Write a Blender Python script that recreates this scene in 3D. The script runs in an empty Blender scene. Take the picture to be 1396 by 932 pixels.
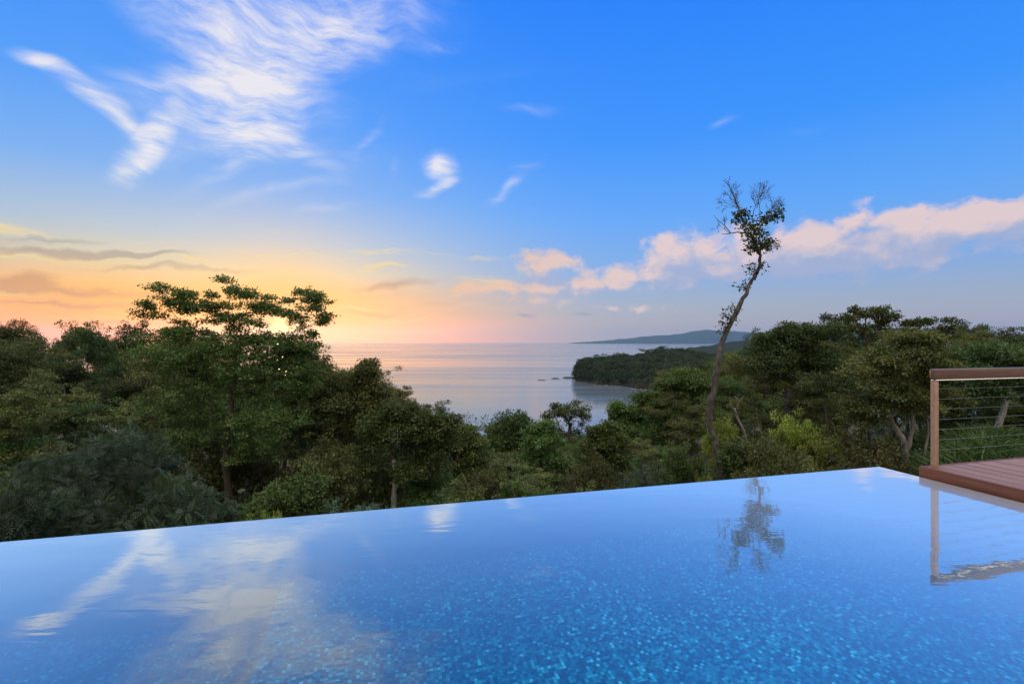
import bpy, math, random
import numpy as np
from mathutils import Vector

C = bpy.context.scene.collection
scn = bpy.context.scene
R = math.radians

# ------------------------------------------------------------------ camera
F = 660.0                      # focal length in photo pixels (1396 wide)
CAM_H = 1.405                  # eye height above the pool water (z = 0)
cam_d = bpy.data.cameras.new('camera'); cam = bpy.data.objects.new('camera', cam_d); C.objects.link(cam)
cam_d.sensor_width = 36.0; cam_d.lens = 36.0 * F / 1396.0
cam.location = (0, 0, CAM_H); cam.rotation_euler = (R(90), 0, 0)
cam_d.clip_start = 0.05; cam_d.clip_end = 80000
scn.camera = cam

def at(px, py, y):             # where photo measurement px,py lies at depth y metres
    return Vector(((px - 698) / F * y, y, CAM_H - (py - 465.5) / F * y))

def lin(r, g, b):
    f = lambda c: (c / 255 / 12.92) if c / 255 <= 0.04045 else ((c / 255 + 0.055) / 1.055) ** 2.4
    return (f(r), f(g), f(b), 1.0)

# ------------------------------------------------------------------ object helpers
def tag(o, label=None, cat=None, group=None, kind=None):
    if label: o['label'] = label
    if cat: o['category'] = cat
    if group: o['group'] = group
    if kind: o['kind'] = kind
    return o

def empty(name, loc, label, cat, group=None, rz=0.0):
    o = bpy.data.objects.new(name, None); C.objects.link(o)
    o.empty_display_size = 0.2
    o.location = loc; o.rotation_euler = (0, 0, rz)
    return tag(o, label, cat, group)

class MB:
    """collects vertices and faces of one mesh"""
    def __init__(self):
        self.v = []; self.f = []; self.n = 0; self.tone = []
    def add(self, v, f, tone=0.5):
        v = np.asarray(v, dtype=np.float32).reshape(-1, 3)
        self.v.append(v); self.f.extend([tuple(int(i) + self.n for i in q) for q in f])
        self.tone.append(np.full(len(v), tone, dtype=np.float32)); self.n += len(v)
    def box(self, lo, hi, ax=None, org=None):
        x0, y0, z0 = lo; x1, y1, z1 = hi
        v = np.array([(x0,y0,z0),(x1,y0,z0),(x1,y1,z0),(x0,y1,z0),(x0,y0,z1),(x1,y0,z1),(x1,y1,z1),(x0,y1,z1)], dtype=np.float64)
        self.add(v, [(0,3,2,1),(4,5,6,7),(0,1,5,4),(1,2,6,5),(2,3,7,6),(3,0,4,7)])
    def tube(self, pts, rad, sides=6, cap=True):
        pts = [Vector(p) for p in pts]; n = len(pts)
        if n < 2: return
        ref = Vector((0.31, 0.17, 0.93)) if abs((pts[-1] - pts[0]).normalized().z) < 0.8 else Vector((1, 0.1, 0))
        vs = []
        for i, p in enumerate(pts):
            d = (pts[min(i + 1, n - 1)] - pts[max(i - 1, 0)])
            if d.length < 1e-6: d = Vector((0, 0, 1))
            d.normalize()
            a = d.cross(ref)
            if a.length < 1e-4: a = d.cross(Vector((0, 1, 0)))
            a.normalize(); b = d.cross(a)
            for k in range(sides):
                t = 2 * math.pi * k / sides
                vs.append(p + (a * math.cos(t) + b * math.sin(t)) * rad[i])
        fs = []
        for i in range(n - 1):
            for k in range(sides):
                k2 = (k + 1) % sides
                fs.append((i*sides+k, i*sides+k2, (i+1)*sides+k2, (i+1)*sides+k))
        if cap:
            fs.append(tuple(range(sides - 1, -1, -1))); fs.append(tuple((n-1)*sides + k for k in range(sides)))
        self.add([tuple(p) for p in vs], fs)
    def quads(self, V, tone):                      # V: (n,4,3)
        n = len(V)
        if n == 0: return
        base = self.n
        self.v.append(V.reshape(-1, 3).astype(np.float32))
        idx = (np.arange(n * 4).reshape(n, 4) + base)
        self.f.extend(map(tuple, idx.tolist()))
        self.tone.append(np.repeat(np.asarray(tone, dtype=np.float32), 4)); self.n += n * 4
    def mesh(self, name, mats, smooth=False):
        me = bpy.data.meshes.new(name)
        V = np.concatenate(self.v) if self.v else np.zeros((0, 3), np.float32)
        counts = np.fromiter((len(q) for q in self.f), dtype=np.int32, count=len(self.f))
        loops = np.fromiter((i for q in self.f for i in q), dtype=np.int32)
        me.vertices.add(len(V)); me.vertices.foreach_set('co', V.ravel())
        me.loops.add(len(loops)); me.loops.foreach_set('vertex_index', loops)
        me.polygons.add(len(counts))
        st = np.zeros(len(counts), np.int32); st[1:] = np.cumsum(counts)[:-1]
        me.polygons.foreach_set('loop_start', st); me.polygons.foreach_set('loop_total', counts)
        at_ = me.attributes.new('tone', 'FLOAT', 'POINT'); at_.data.foreach_set('value', np.concatenate(self.tone))
        me.update(calc_edges=True); me.validate()
        if smooth: me.polygons.foreach_set('use_smooth', np.ones(len(me.polygons), bool))
        for m in (mats if isinstance(mats, (list, tuple)) else [mats]): me.materials.append(m)
        return me
    def build(self, name, mats, parent=None, smooth=False, bevel=0.0):
        o = bpy.data.objects.new(name, self.mesh(name, mats, smooth)); C.objects.link(o)
        if parent: o.parent = parent
        if bevel:
            b = o.modifiers.new('bevel', 'BEVEL'); b.width = bevel; b.segments = 3; b.limit_method = 'ANGLE'
        return o

# ------------------------------------------------------------------ node helper
class NT:
    def __init__(self, tree):
        self.t = tree; self.N = tree.nodes; self.L = tree.links
    def n(self, typ, **kw):
        nd = self.N.new(typ)
        for k, v in kw.items(): setattr(nd, k, v)
        return nd
    def link(self, a, b): self.L.new(a, b)
    def _in(self, sock, v):
        if v is None: return
        if hasattr(v, 'is_output'): self.link(v, sock)
        else: sock.default_value = v
    def math(self, op, a, b=None, c=None, clamp=False):
        nd = self.n('ShaderNodeMath', operation=op); nd.use_clamp = clamp
        for i, v in enumerate((a, b, c)):
            if v is not None: self._in(nd.inputs[i], v)
        return nd.outputs[0]
    def mix(self, f, a, b, blend='MIX'):
        nd = self.n('ShaderNodeMix', data_type='RGBA', blend_type=blend)
        self._in(nd.inputs[0], f); self._in(nd.inputs[6], a); self._in(nd.inputs[7], b)
        return nd.outputs[2]
    def ramp(self, f, stops, interp='LINEAR'):
        nd = self.n('ShaderNodeValToRGB'); cr = nd.color_ramp; cr.interpolation = interp
        while len(cr.elements) < len(stops): cr.elements.new(0.5)
        for e, (p, c) in zip(cr.elements, stops):
            e.position = p; e.color = c if len(c) == 4 else (*c, 1)
        self.link(f, nd.inputs[0]); return nd.outputs[0]
    def smooth(self, x, lo, hi, a=0.0, b=1.0):
        nd = self.n('ShaderNodeMapRange', interpolation_type='SMOOTHSTEP')
        self._in(nd.inputs[0], x); nd.inputs[1].default_value = lo; nd.inputs[2].default_value = hi
        nd.inputs[3].default_value = a; nd.inputs[4].default_value = b
        return nd.outputs[0]
    def noise(self, vec, scale=1.0, detail=5.0, rough=0.55, dist=0.0, color=False):
        nd = self.n('ShaderNodeTexNoise'); self._in(nd.inputs['Vector'], vec)
        nd.inputs['Scale'].default_value = scale; nd.inputs['Detail'].default_value = detail
        nd.inputs['Roughness'].default_value = rough; nd.inputs['Distortion'].default_value = dist
        return nd.outputs['Color'] if color else nd.outputs[0]
    def mapping(self, vec, loc=(0,0,0), rot=(0,0,0), scl=(1,1,1), typ='POINT'):
        nd = self.n('ShaderNodeMapping', vector_type=typ); self._in(nd.inputs[0], vec)
        nd.inputs[1].default_value = loc; nd.inputs[2].default_value = rot; nd.inputs[3].default_value = scl
        return nd.outputs[0]

def new_mat(name):
    m = bpy.data.materials.new(name); m.use_nodes = True
    t = NT(m.node_tree); t.N.clear()
    out = t.n('ShaderNodeOutputMaterial')
    return m, t, out

def principled(t, out, color, rough=0.6, normal=None, metallic=0.0, spec=0.4):
    p = t.n('ShaderNodeBsdfPrincipled')
    t._in(p.inputs['Base Color'], color); t._in(p.inputs['Roughness'], rough)
    p.inputs['Metallic'].default_value = metallic; p.inputs['Specular IOR Level'].default_value = spec
    if normal is not None: t.link(normal, p.inputs['Normal'])
    t.link(p.outputs[0], out.inputs[0]); return p

def bump(t, h, strength=0.3, dist=0.02):
    b = t.n('ShaderNodeBump'); b.inputs['Strength'].default_value = strength; b.inputs['Distance'].default_value = dist
    t.link(h, b.inputs['Height']); return b.outputs[0]

# ------------------------------------------------------------------ sky
SUN_AZ = math.atan((386 - 698) / F)          # to the right of +Y, radians
SUN_EL = R(1.7)
def azel(px, py):
    az = math.atan((px - 698) / F); el = math.atan((465.5 - py) / F * math.cos(az)); return az, el

def build_world():
    w = bpy.data.worlds.new('World'); scn.world = w; w.use_nodes = True
    t = NT(w.node_tree); t.N.clear()
    out = t.n('ShaderNodeOutputWorld'); bg = t.n('ShaderNodeBackground'); t.link(bg.outputs[0], out.inputs[0])
    tc = t.n('ShaderNodeTexCoord'); D = tc.outputs['Generated']
    sep = t.n('ShaderNodeSeparateXYZ'); t.link(D, sep.inputs[0])
    X, Y, Z = sep.outputs
    az = t.math('ARCTAN2', X, Y); el = t.math('ARCSINE', Z)
    cmb = t.n('ShaderNodeCombineXYZ'); t.link(az, cmb.inputs[0]); t.link(el, cmb.inputs[1]); P = cmb.outputs[0]
    eln = t.math('DIVIDE', el, R(90), clamp=True)
    d2 = lambda x: x / 90.0
    sunward = t.ramp(eln, [(0, (2.1,0.42,0.0,1)), (d2(1.6), (1.9,0.42,0.0,1)), (d2(3.2), (1.15,0.41,0.02,1)), (d2(5.2), lin(246,176,84)),
                           (d2(7.4), lin(214,196,158)), (d2(10.5), lin(168,188,206)), (d2(16), lin(108,168,236)), (d2(23), lin(62,150,246)),
                           (d2(36), lin(24,130,246)), (1, lin(20,92,205))])
    away = t.ramp(eln, [(0, lin(188,172,170)), (d2(1.5), lin(178,170,174)), (d2(4), lin(160,172,192)), (d2(8), lin(122,168,226)), (d2(14), lin(88,162,246)),
                        (d2(22), lin(48,144,250)), (d2(36), lin(18,124,248)), (1, lin(18,84,200))])
    anti = t.ramp(eln, [(0, (0.45,0.38,0.36,1)), (d2(15), (0.8,0.70,0.62,1)), (d2(36), (1.9,1.65,1.35,1)), (d2(52), (3.4,3.0,2.5,1)), (d2(74), (2.4,2.2,1.95,1)), (1, (1.4,1.4,1.4,1))])  # bright unseen sky behind and overhead, added to light the forest
    daz = t.math('ABSOLUTE', t.math('SUBTRACT', az, SUN_AZ + R(-8)))
    wsun = t.smooth(daz, R(6), R(46), 1.0, 0.0)
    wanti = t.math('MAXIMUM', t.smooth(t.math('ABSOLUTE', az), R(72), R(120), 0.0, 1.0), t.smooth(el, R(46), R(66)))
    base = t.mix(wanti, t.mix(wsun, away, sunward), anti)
    # Nishita part: the real scattering of a sun near the horizon
    sky = t.n('ShaderNodeTexSky', sky_type='NISHITA'); sky.sun_disc = False
    sky.sun_elevation = SUN_EL; sky.sun_rotation = SUN_AZ; sky.air_density = 1.0; sky.dust_density = 1.0
    nsc = t.n('ShaderNodeVectorMath', operation='SCALE'); t.link(sky.outputs[0], nsc.inputs[0]); nsc.inputs['Scale'].default_value = 0.025
    base = t.mix(1.0, base, nsc.outputs[0], 'ADD')
    # glow round the sun
    sd = Vector((math.sin(SUN_AZ) * math.cos(SUN_EL), math.cos(SUN_AZ) * math.cos(SUN_EL), math.sin(SUN_EL)))
    dot = t.n('ShaderNodeVectorMath', operation='DOT_PRODUCT'); t.link(D, dot.inputs[0]); dot.inputs[1].default_value = sd
    ang = t.math('ARCCOSINE', t.math('MINIMUM', dot.outputs['Value'], 0.99999))
    def glow(s): return t.math('POWER', 2.718, t.math('MULTIPLY', t.math('POWER', t.math('DIVIDE', ang, R(s)), 2.0), -1.0))
    base = t.mix(t.math('MULTIPLY', glow(8), 0.30), base, (1.05, 0.56, 0.12, 1))
    base = t.mix(t.math('MULTIPLY', glow(2.2), 0.8), base, (1.35, 0.66, 0.16, 1))
    base = t.mix(t.math('MULTIPLY', glow(5.0), 0.55), base, (1.25, 0.55, 0.10, 1))
    core = t.mix(glow(0.9), (0, 0, 0, 1), (2.0, 0.95, 0.2, 1))

    # ---- clouds: soft strokes placed by direction, broken up by warped noise
    wn = t.noise(P, 5.5, 2.0, 0.5, 0.0, True); wn2 = t.noise(P, 11.0, 5.0, 0.55, 0.0, True)
    def warped(src, amp):
        vs = t.n('ShaderNodeVectorMath', operation='SUBTRACT'); t.link(src, vs.inputs[0]); vs.inputs[1].default_value = (0.5, 0.5, 0.5)
        sc = t.n('ShaderNodeVectorMath', operation='SCALE'); t.link(vs.outputs[0], sc.inputs[0]); sc.inputs['Scale'].default_value = amp
        ad = t.n('ShaderNodeVectorMath', operation='ADD'); t.link(P, ad.inputs[0]); t.link(sc.outputs[0], ad.inputs[1]); return ad.outputs[0]
    P1 = warped(wn, 0.10); P2 = warped(wn2, 0.05)
    def blobs(lst, vec):
        acc = None
        for (cx, cy, L, W, a, wt) in lst:
            c = azel(cx, cy); ca, sa = math.cos(R(a)), math.sin(R(a))
            e = azel(cx + L * ca, cy - L * sa); g = azel(cx + W * sa, cy + W * ca)
            ax = (e[0] - c[0], e[1] - c[1]); gx = (g[0] - c[0], g[1] - c[1])
            m = t.mapping(vec, (c[0], c[1], 0), (0, 0, math.atan2(ax[1], ax[0])), (math.hypot(*ax), math.hypot(*gx), 1), 'TEXTURE')
            gr = t.n('ShaderNodeTexGradient', gradient_type='SPHERICAL'); t.link(m, gr.inputs[0])
            k = t.math('MULTIPLY', gr.outputs[1], wt)
            acc = k if acc is None else t.math('ADD', acc, k)
        return acc
    cirrus = blobs([(455,40,190,75,26,1.0), (285,40,210,72,-32,0.95), (370,0,170,60,0,0.7), (70,84,66,15,-22,1.0), (142,142,100,22,-38,1.1),
                    (192,196,95,34,52,1.15), (215,105,110,34,14,0.65), (352,172,78,46,15,1.25), (335,165,160,85,10,0.5), (320,110,100,60,20,0.55),
                    (385,268,150,15,11,0.62), (445,290,60,11,12,0.6), (598,228,26,34,65,1.5), (585,258,42,11,27,1.1), (690,257,46,12,32,0.8),
                    (715,228,30,9,15,0.4), (722,150,70,11,13,0.42), (500,182,50,12,40,0.4), (590,56,50,16,20,0.35), (536,232,34,12,70,0.38),
                    (985,165,32,9,10,0.5), (1095,192,60,8,8,0.2), (420,200,90,20,-42,0.6), (350,225,120,22,20,0.55), (480,215,60,30,10,0.35),
                    (660,100,160,20,12,0.18), (150,230,60,14,25,0.5), (340,110,330,150,0,0.22), (230,170,120,60,40,0.3), (560,30,120,60,20,0.25)], P1)
    st = t.noise(t.mapping(P1, (0, 0, 0), (0, 0, R(32)), (1.0, 4.5, 1)), 13.0, 12.0, 0.62, 0.12)
    st2 = t.noise(t.mapping(P1, (3, 1, 0), (0, 0, R(-38)), (1.0, 3.2, 1)), 8.0, 12.0, 0.60, 0.15)
    stm = t.math('ADD', t.math('MULTIPLY', st, 0.55), t.math('MULTIPLY', st2, 0.45))
    gate = t.smooth(stm, 0.27, 0.73, 0.30, 1.38)
    cir = t.smooth(t.math('MULTIPLY', cirrus, gate), 0.0, 1.6, 0.0, 0.90)
    col = t.mix(cir, base, lin(246, 240, 240))
    # the low band of cumulus on the right
    cumb = [(1182,290,52,26,0,1.1), (1290,312,150,46,9,1.25), (1400,292,90,40,8,1.1), (1060,338,150,56,6,1.15), (940,342,90,44,14,1.15), (1160,335,180,46,6,0.9),
            (850,380,230,30,7,1.3), (742,354,64,24,5,1.5), (800,416,200,9,-2,0.8), (1130,362,260,26,4,0.9), (700,385,90,14,6,0.7), (560,372,80,10,6,0.4), (660,394,170,14,4,0.95), (1000,365,200,30,6,0.8), (1250,335,220,24,6,0.7), (1370,332,60,9,4,0.6),
            (1500,285,160,60,8,1.1), (1130,318,60,30,8,0.7), (905,330,40,24,20,0.7), (1240,300,50,28,12,0.7), (1350,290,50,30,12,0.7)]
    cum = blobs(cumb, P2)
    pf = t.noise(t.mapping(P2, (0, 0, 0), (0, 0, R(-6)), (1.0, 1.5, 1)), 20.0, 11.0, 0.58, 0.15)
    cmask = t.smooth(t.math('ADD', cum, t.math('MULTIPLY', t.math('SUBTRACT', pf, 0.5), 2.9)), 0.22, 1.15, 0.0, 0.82)
    cmask = t.math('MULTIPLY', cmask, t.smooth(cum, 0.02, 0.22))
    # lower parts of the band are lavender, upper edges peach: sunlit tops and shaded bases painted as colour
    above = blobs([(a_, b_ + 26, c_ * 1.05, d_ * 0.9, e_, f_) for (a_, b_, c_, d_, e_, f_) in cumb[:10]], P2)
    shade = t.smooth(t.math('ADD', above, t.math('MULTIPLY', t.math('SUBTRACT', pf, 0.5), -2.2)), 0.20, 1.25)
    near_s = t.smooth(daz, R(22), R(52), 1.0, 0.0)
    lit = t.mix(near_s, lin(246, 214, 200), lin(248, 196, 150))
    ccol = t.mix(shade, lit, lin(172, 180, 210))
    col = t.mix(cmask, col, ccol)
    # horizontal streaks over the sunset
    strk = t.noise(t.mapping(P2, (0, 0, 0), (0, 0, R(2)), (3.0, 34.0, 1)), 1.6, 7.0, 0.55, 0.1)
    zone = t.math('MULTIPLY', t.smooth(el, R(1.2), R(3.0)), t.smooth(el, R(8.5), R(12.5), 1.0, 0.0))
    zone = t.math('MULTIPLY', zone, t.smooth(daz, R(18), R(42), 1.0, 0.0))
    goldm = t.math('MULTIPLY', t.smooth(strk, 0.52, 0.72), t.math('MULTIPLY', zone, 0.85))
    col = t.mix(goldm, col, lin(255, 222, 140))
    darkb = blobs([(80,344,190,11,-3,1.1), (60,328,170,8,-2,0.7), (200,352,160,6,2,0.6), (40,386,66,15,4,1.1), (100,398,260,12,-1,0.9), (90,414,260,9,0,0.8), (140,436,200,7,-1,0.7), (290,366,150,6,2,0.5), (540,388,120,13,5,0.75), (150,370,260,10,0,0.5), (795,430,26,6,0,0.8), (716,428,24,6,0,0.8),
                   (600,412,130,9,3,0.5), (510,425,90,8,2,0.5), (90,425,200,8,0,0.5)], P2)
    darkm = t.smooth(t.math('ADD', darkb, t.math('MULTIPLY', t.math('SUBTRACT', strk, 0.5), 0.9)), 0.2, 0.85, 0.0, 0.62)
    darkm = t.math('MULTIPLY', darkm, t.smooth(darkb, 0.0, 0.15))
    dcol = t.mix(t.smooth(el, R(5.5), R(9)), lin(208, 140, 92), lin(150, 150, 146))
    dcol = t.mix(t.smooth(daz, R(26), R(36)), dcol, lin(150, 150, 176))
    col = t.mix(darkm, col, dcol)
    col = t.mix(1.0, col, core, 'ADD')
    # below the horizon: dull sea colour (never seen, only fills)
    col = t.mix(t.smooth(Z, -0.02, -0.004, 1.0, 0.0), col, lin(120, 125, 135))
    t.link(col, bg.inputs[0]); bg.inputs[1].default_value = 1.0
    w.cycles.sampling_method = 'MANUAL'; w.cycles.sample_map_resolution = 1024
    sun_d = bpy.data.lights.new('sun', 'SUN'); sun_d.energy = 2.0; sun_d.angle = R(1.2); sun_d.color = (1.0, 0.50, 0.20)
    sun = bpy.data.objects.new('sun', sun_d); C.objects.link(sun)
    sun.rotation_euler = (-sd).to_track_quat('-Z', 'Y').to_euler(); sun.location = (0, 0, 60)
build_world()

# ------------------------------------------------------------------ materials
def leaf_mat(name, c1, c2, c3, trans=0.35):
    m, t, out = new_mat(name)
    at_ = t.n('ShaderNodeAttribute', attribute_name='tone'); geo = t.n('ShaderNodeNewGeometry'); oi = t.n('ShaderNodeObjectInfo')
    f = t.math('ADD', t.math('MULTIPLY', at_.outputs['Fac'], 0.62), t.math('MULTIPLY', geo.outputs['Random Per Island'], 0.38))
    col = t.ramp(f, [(0.05, c1), (0.5, c2), (0.95, c3)])
    hsv = t.n('ShaderNodeHueSaturation'); t.link(col, hsv.inputs['Color'])
    t.link(t.math('ADD', t.math('MULTIPLY', oi.outputs['Random'], 0.05), 0.475), hsv.inputs['Hue'])
    t.link(t.math('ADD', t.math('MULTIPLY', oi.outputs['Random'], 0.85), 0.64), hsv.inputs['Value'])
    d = t.n('ShaderNodeBsdfDiffuse'); tr = t.n('ShaderNodeBsdfTranslucent'); gl = t.n('ShaderNodeBsdfGlossy')
    t.link(hsv.outputs[0], d.inputs[0])
    tcol = t.mix(1.0, hsv.outputs[0], (1.15, 1.1, 0.55, 1), 'MULTIPLY'); t.link(tcol, tr.inputs[0])
    gl.inputs['Roughness'].default_value = 0.5; gl.inputs[0].default_value = (0.8, 0.85, 0.9, 1)
    mx = t.n('ShaderNodeMixShader'); mx.inputs[0].default_value = trans
    t.link(d.outputs[0], mx.inputs[1]); t.link(tr.outputs[0], mx.inputs[2])
    m2 = t.n('ShaderNodeMixShader'); m2.inputs[0].default_value = 0.02
    t.link(mx.outputs[0], m2.inputs[1]); t.link(gl.outputs[0], m2.inputs[2]); t.link(m2.outputs[0], out.inputs[0])
    return m
LEAF = {
    'dark':  leaf_mat('leaf_dark_green', (0.022,0.040,0.014,1), (0.042,0.072,0.022,1), (0.075,0.110,0.034,1)),
    'mid':   leaf_mat('leaf_mid_green', (0.032,0.056,0.016,1), (0.060,0.098,0.026,1), (0.105,0.150,0.042,1)),
    'olive': leaf_mat('leaf_olive_green', (0.042,0.054,0.018,1), (0.078,0.094,0.030,1), (0.135,0.142,0.048,1)),
    'lime':  leaf_mat('leaf_lime_green', (0.075,0.115,0.020,1), (0.140,0.190,0.034,1), (0.230,0.280,0.060,1)),
    'blue':  leaf_mat('leaf_blue_green', (0.026,0.048,0.032,1), (0.048,0.082,0.052,1), (0.088,0.130,0.078,1)),
    'coast': leaf_mat('leaf_coast_woods', (0.014,0.024,0.012,1), (0.028,0.044,0.020,1), (0.052,0.074,0.032,1)),
    'grass': leaf_mat('grass_blades', (0.020,0.042,0.011,1), (0.036,0.070,0.018,1), (0.064,0.104,0.028,1), 0.25),
}
def bark_mat(name, c1, c2, sc=14.0):
    m, t, out = new_mat(name)
    tc = t.n('ShaderNodeTexCoord')
    v = t.mapping(tc.outputs['Object'], (0,0,0), (0,0,0), (1,1,0.22))
    n1 = t.noise(v, sc, 6.0, 0.65); n2 = t.noise(tc.outputs['Object'], 2.3, 4.0, 0.6)
    f = t.math('ADD', t.math('MULTIPLY', n1, 0.65), t.math('MULTIPLY', n2, 0.35))
    principled(t, out, t.ramp(f, [(0.34, c1), (0.66, c2)]), 0.9, bump(t, n1, 0.8, 0.03), 0, 0.2); return m
BARK = bark_mat('bark_grey_brown', (0.030,0.027,0.026,1), (0.100,0.088,0.082,1))
BARK_D = bark_mat('bark_dark', (0.026,0.021,0.018,1), (0.080,0.064,0.054,1))
BARK_L = bark_mat('bark_charcoal', (0.022,0.020,0.021,1), (0.125,0.113,0.108,1), 9.0)
BARK_P = bark_mat('bark_pale', (0.15,0.14,0.13,1), (0.42,0.40,0.37,1))
BARK_G = bark_mat('bark_light_grey', (0.075,0.072,0.070,1), (0.24,0.225,0.21,1))
BARK_R = bark_mat('bark_reddish', (0.075,0.05,0.04,1), (0.20,0.13,0.10,1))

# ------------------------------------------------------------------ terrain
def sst(a, b, x):
    k = np.clip((x - a) / (b - a), 0, 1); return k * k * (3 - 2 * k)
def ground(x, y):
    x = np.asarray(x, float); y = np.asarray(y, float)
    u = x / np.maximum(y, 1.0)
    s = np.where(u < 0.03, 0.40, 0.23)
    g = 0.68 + 0.32 * np.exp(-((u - 0.03) / s) ** 2)
    z = -3.1 + 2.75 * sst(0.66, 0.98, u) * sst(6.5, 10.5, y)
    z = z - 0.222 * np.maximum(0, y - 6) * g
    st = 112 + 150 * sst(0.12, 0.45, u)
    z = z - 0.42 * np.maximum(0, y - st)
    z = z + 0.25 * np.sin(x * 0.37 + 1.3) * np.sin(y * 0.29) * sst(8, 16, y)
    return np.maximum(z, -58.0)
def gz(x, y): return float(ground(x, y))
SEA_Z = -50.0

def build_ground():
    xs = np.concatenate([np.arange(-420, -60, 12.0), np.arange(-60, 60, 1.5), np.arange(60, 421, 12.0)])
    ys = np.concatenate([np.arange(-60, 0, 6.0), np.arange(0, 80, 1.5), np.arange(80, 430, 10.0)])
    Xg, Yg = np.meshgrid(xs, ys); Zg = ground(Xg, Yg)
    nx, ny = len(xs), len(ys)
    b = MB(); q = []
    for j in range(ny - 1):
        for i in range(nx - 1):
            q.append((j*nx+i, j*nx+i+1, (j+1)*nx+i+1, (j+1)*nx+i))
    b.add(np.stack([Xg, Yg, Zg], -1), q)
    m, t, out = new_mat('forest_soil'); tc = t.n('ShaderNodeTexCoord')
    n1 = t.noise(tc.outputs['Object'], 0.8, 8, 0.65)
    principled(t, out, t.ramp(n1, [(0.3, (0.018,0.022,0.010,1)), (0.6, (0.045,0.050,0.022,1)), (0.8, (0.09,0.072,0.045,1))]), 0.95, bump(t, n1, 0.6, 0.2))
    o = b.build('ground', m, smooth=True); tag(o, 'sloping forest floor falling away from the pool to the sea', 'ground', kind='structure')
build_ground()

def build_sea():
    b = MB(); RR = 26000.0; n = 96
    rings = [0, 150, 400, 900, 2000, 5000, 12000, RR]
    vs = [(0, 0, SEA_Z)]; q = []
    for r in rings[1:]:
        for k in range(n):
            a = 2*math.pi*k/n; vs.append((r*math.cos(a), r*math.sin(a), SEA_Z))
    for k in range(n): q.append((0, 1+k, 1+(k+1) % n))
    for i in range(len(rings) - 2):
        for k in range(n):
            k2 = (k+1) % n; q.append((1+i*n+k, 1+(i+1)*n+k, 1+(i+1)*n+k2, 1+i*n+k2))
    b.add(vs, q)
    m, t, out = new_mat('sea_surface'); tc = t.n('ShaderNodeTexCoord')
    v = t.mapping(tc.outputs['Object'], (0,0,0), (0,0,R(8)), (0.35, 1.0, 1))
    n1 = t.noise(v, 0.10, 6, 0.62, 0.2); n2 = t.noise(v, 0.018, 4, 0.55)
    h = t.math('ADD', t.math('MULTIPLY', n1, 0.6), n2)
    slick = t.noise(t.mapping(tc.outputs['Object'], (0,0,0), (0,0,R(-6)), (0.12, 1.0, 1)), 0.012, 5, 0.6)
    rg = t.smooth(slick, 0.4, 0.62, 0.08, 0.20)
    p = principled(t, out, (0.10, 0.13, 0.16, 1), rg, bump(t, h, 0.11, 1.6), 0, 0.5); p.inputs['IOR'].default_value = 1.6
    o = b.build('sea', m); tag(o, 'calm pale sea reaching the horizon', 'sea', kind='structure')
build_sea()

# ------------------------------------------------------------------ pool
e1 = Vector((0.9664, 0.2570, 0)); e2 = Vector((0.2570, -0.9664, 0)); PC = Vector((4.032, 5.270, 0))
def pl(a, b, z): p = PC + e1 * a + e2 * b; return (p.x, p.y, z)
class PMB(MB):
    """boxes in pool coordinates: a along the far edge (negative to the left), b from the far edge towards the house"""
    def pbox(self, a0, a1, b0, b1, z0, z1):
        v = [pl(a0,b0,z0), pl(a1,b0,z0), pl(a1,b1,z0), pl(a0,b1,z0), pl(a0,b0,z1), pl(a1,b0,z1), pl(a1,b1,z1), pl(a0,b1,z1)]
        self.add(v, [(0,1,2,3),(4,7,6,5),(0,4,5,1),(1,5,6,2),(2,6,7,3),(3,7,4,0)])

def mosaic_mat():
    m, t, out = new_mat('blue_glass_mosaic'); tc = t.n('ShaderNodeTexCoord')
    v = t.mapping(tc.outputs['Object'], (0,0,0), (0,0,-math.atan2(e1.y, e1.x)), (1,1,1))
    s = 1 / 0.022
    sc = t.n('ShaderNodeVectorMath', operation='SCALE'); t.link(v, sc.inputs[0]); sc.inputs['Scale'].default_value = s
    fl = t.n('ShaderNodeVectorMath', operation='FLOOR'); t.link(sc.outputs[0], fl.inputs[0])
    wn = t.n('ShaderNodeTexWhiteNoise', noise_dimensions='3D'); t.link(fl.outputs[0], wn.inputs['Vector'])
    col = t.ramp(wn.outputs['Value'], [(0.0, (0.001,0.070,0.15,1)), (0.22, (0.001,0.12,0.22,1)), (0.42, (0.002,0.18,0.30,1)), (0.60, (0.004,0.26,0.40,1)), (0.76, (0.010,0.34,0.52,1)), (0.88, (0.03,0.50,0.68,1)), (0.96, (0.12,0.74,0.86,1))], 'CONSTANT')
    fr = t.n('ShaderNodeVectorMath', operation='FRACTION'); t.link(sc.outputs[0], fr.inputs[0])
    sp = t.n('ShaderNodeSeparateXYZ'); t.link(fr.outputs[0], sp.inputs[0])
    gx = t.math('MULTIPLY', t.math('GREATER_THAN', sp.outputs[0], 0.09), t.math('GREATER_THAN', sp.outputs[1], 0.09))
    patch = t.noise(tc.outputs['Object'], 1.1, 3, 0.5)
    col = t.mix(t.smooth(patch, 0.3, 0.7, 0.0, 0.35), col, (0.008, 0.10, 0.25, 1))
    col = t.mix(gx, (0.02, 0.10, 0.20, 1), col)
    principled(t, out, col, 0.25); return m
MOSAIC = mosaic_mat()

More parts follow.
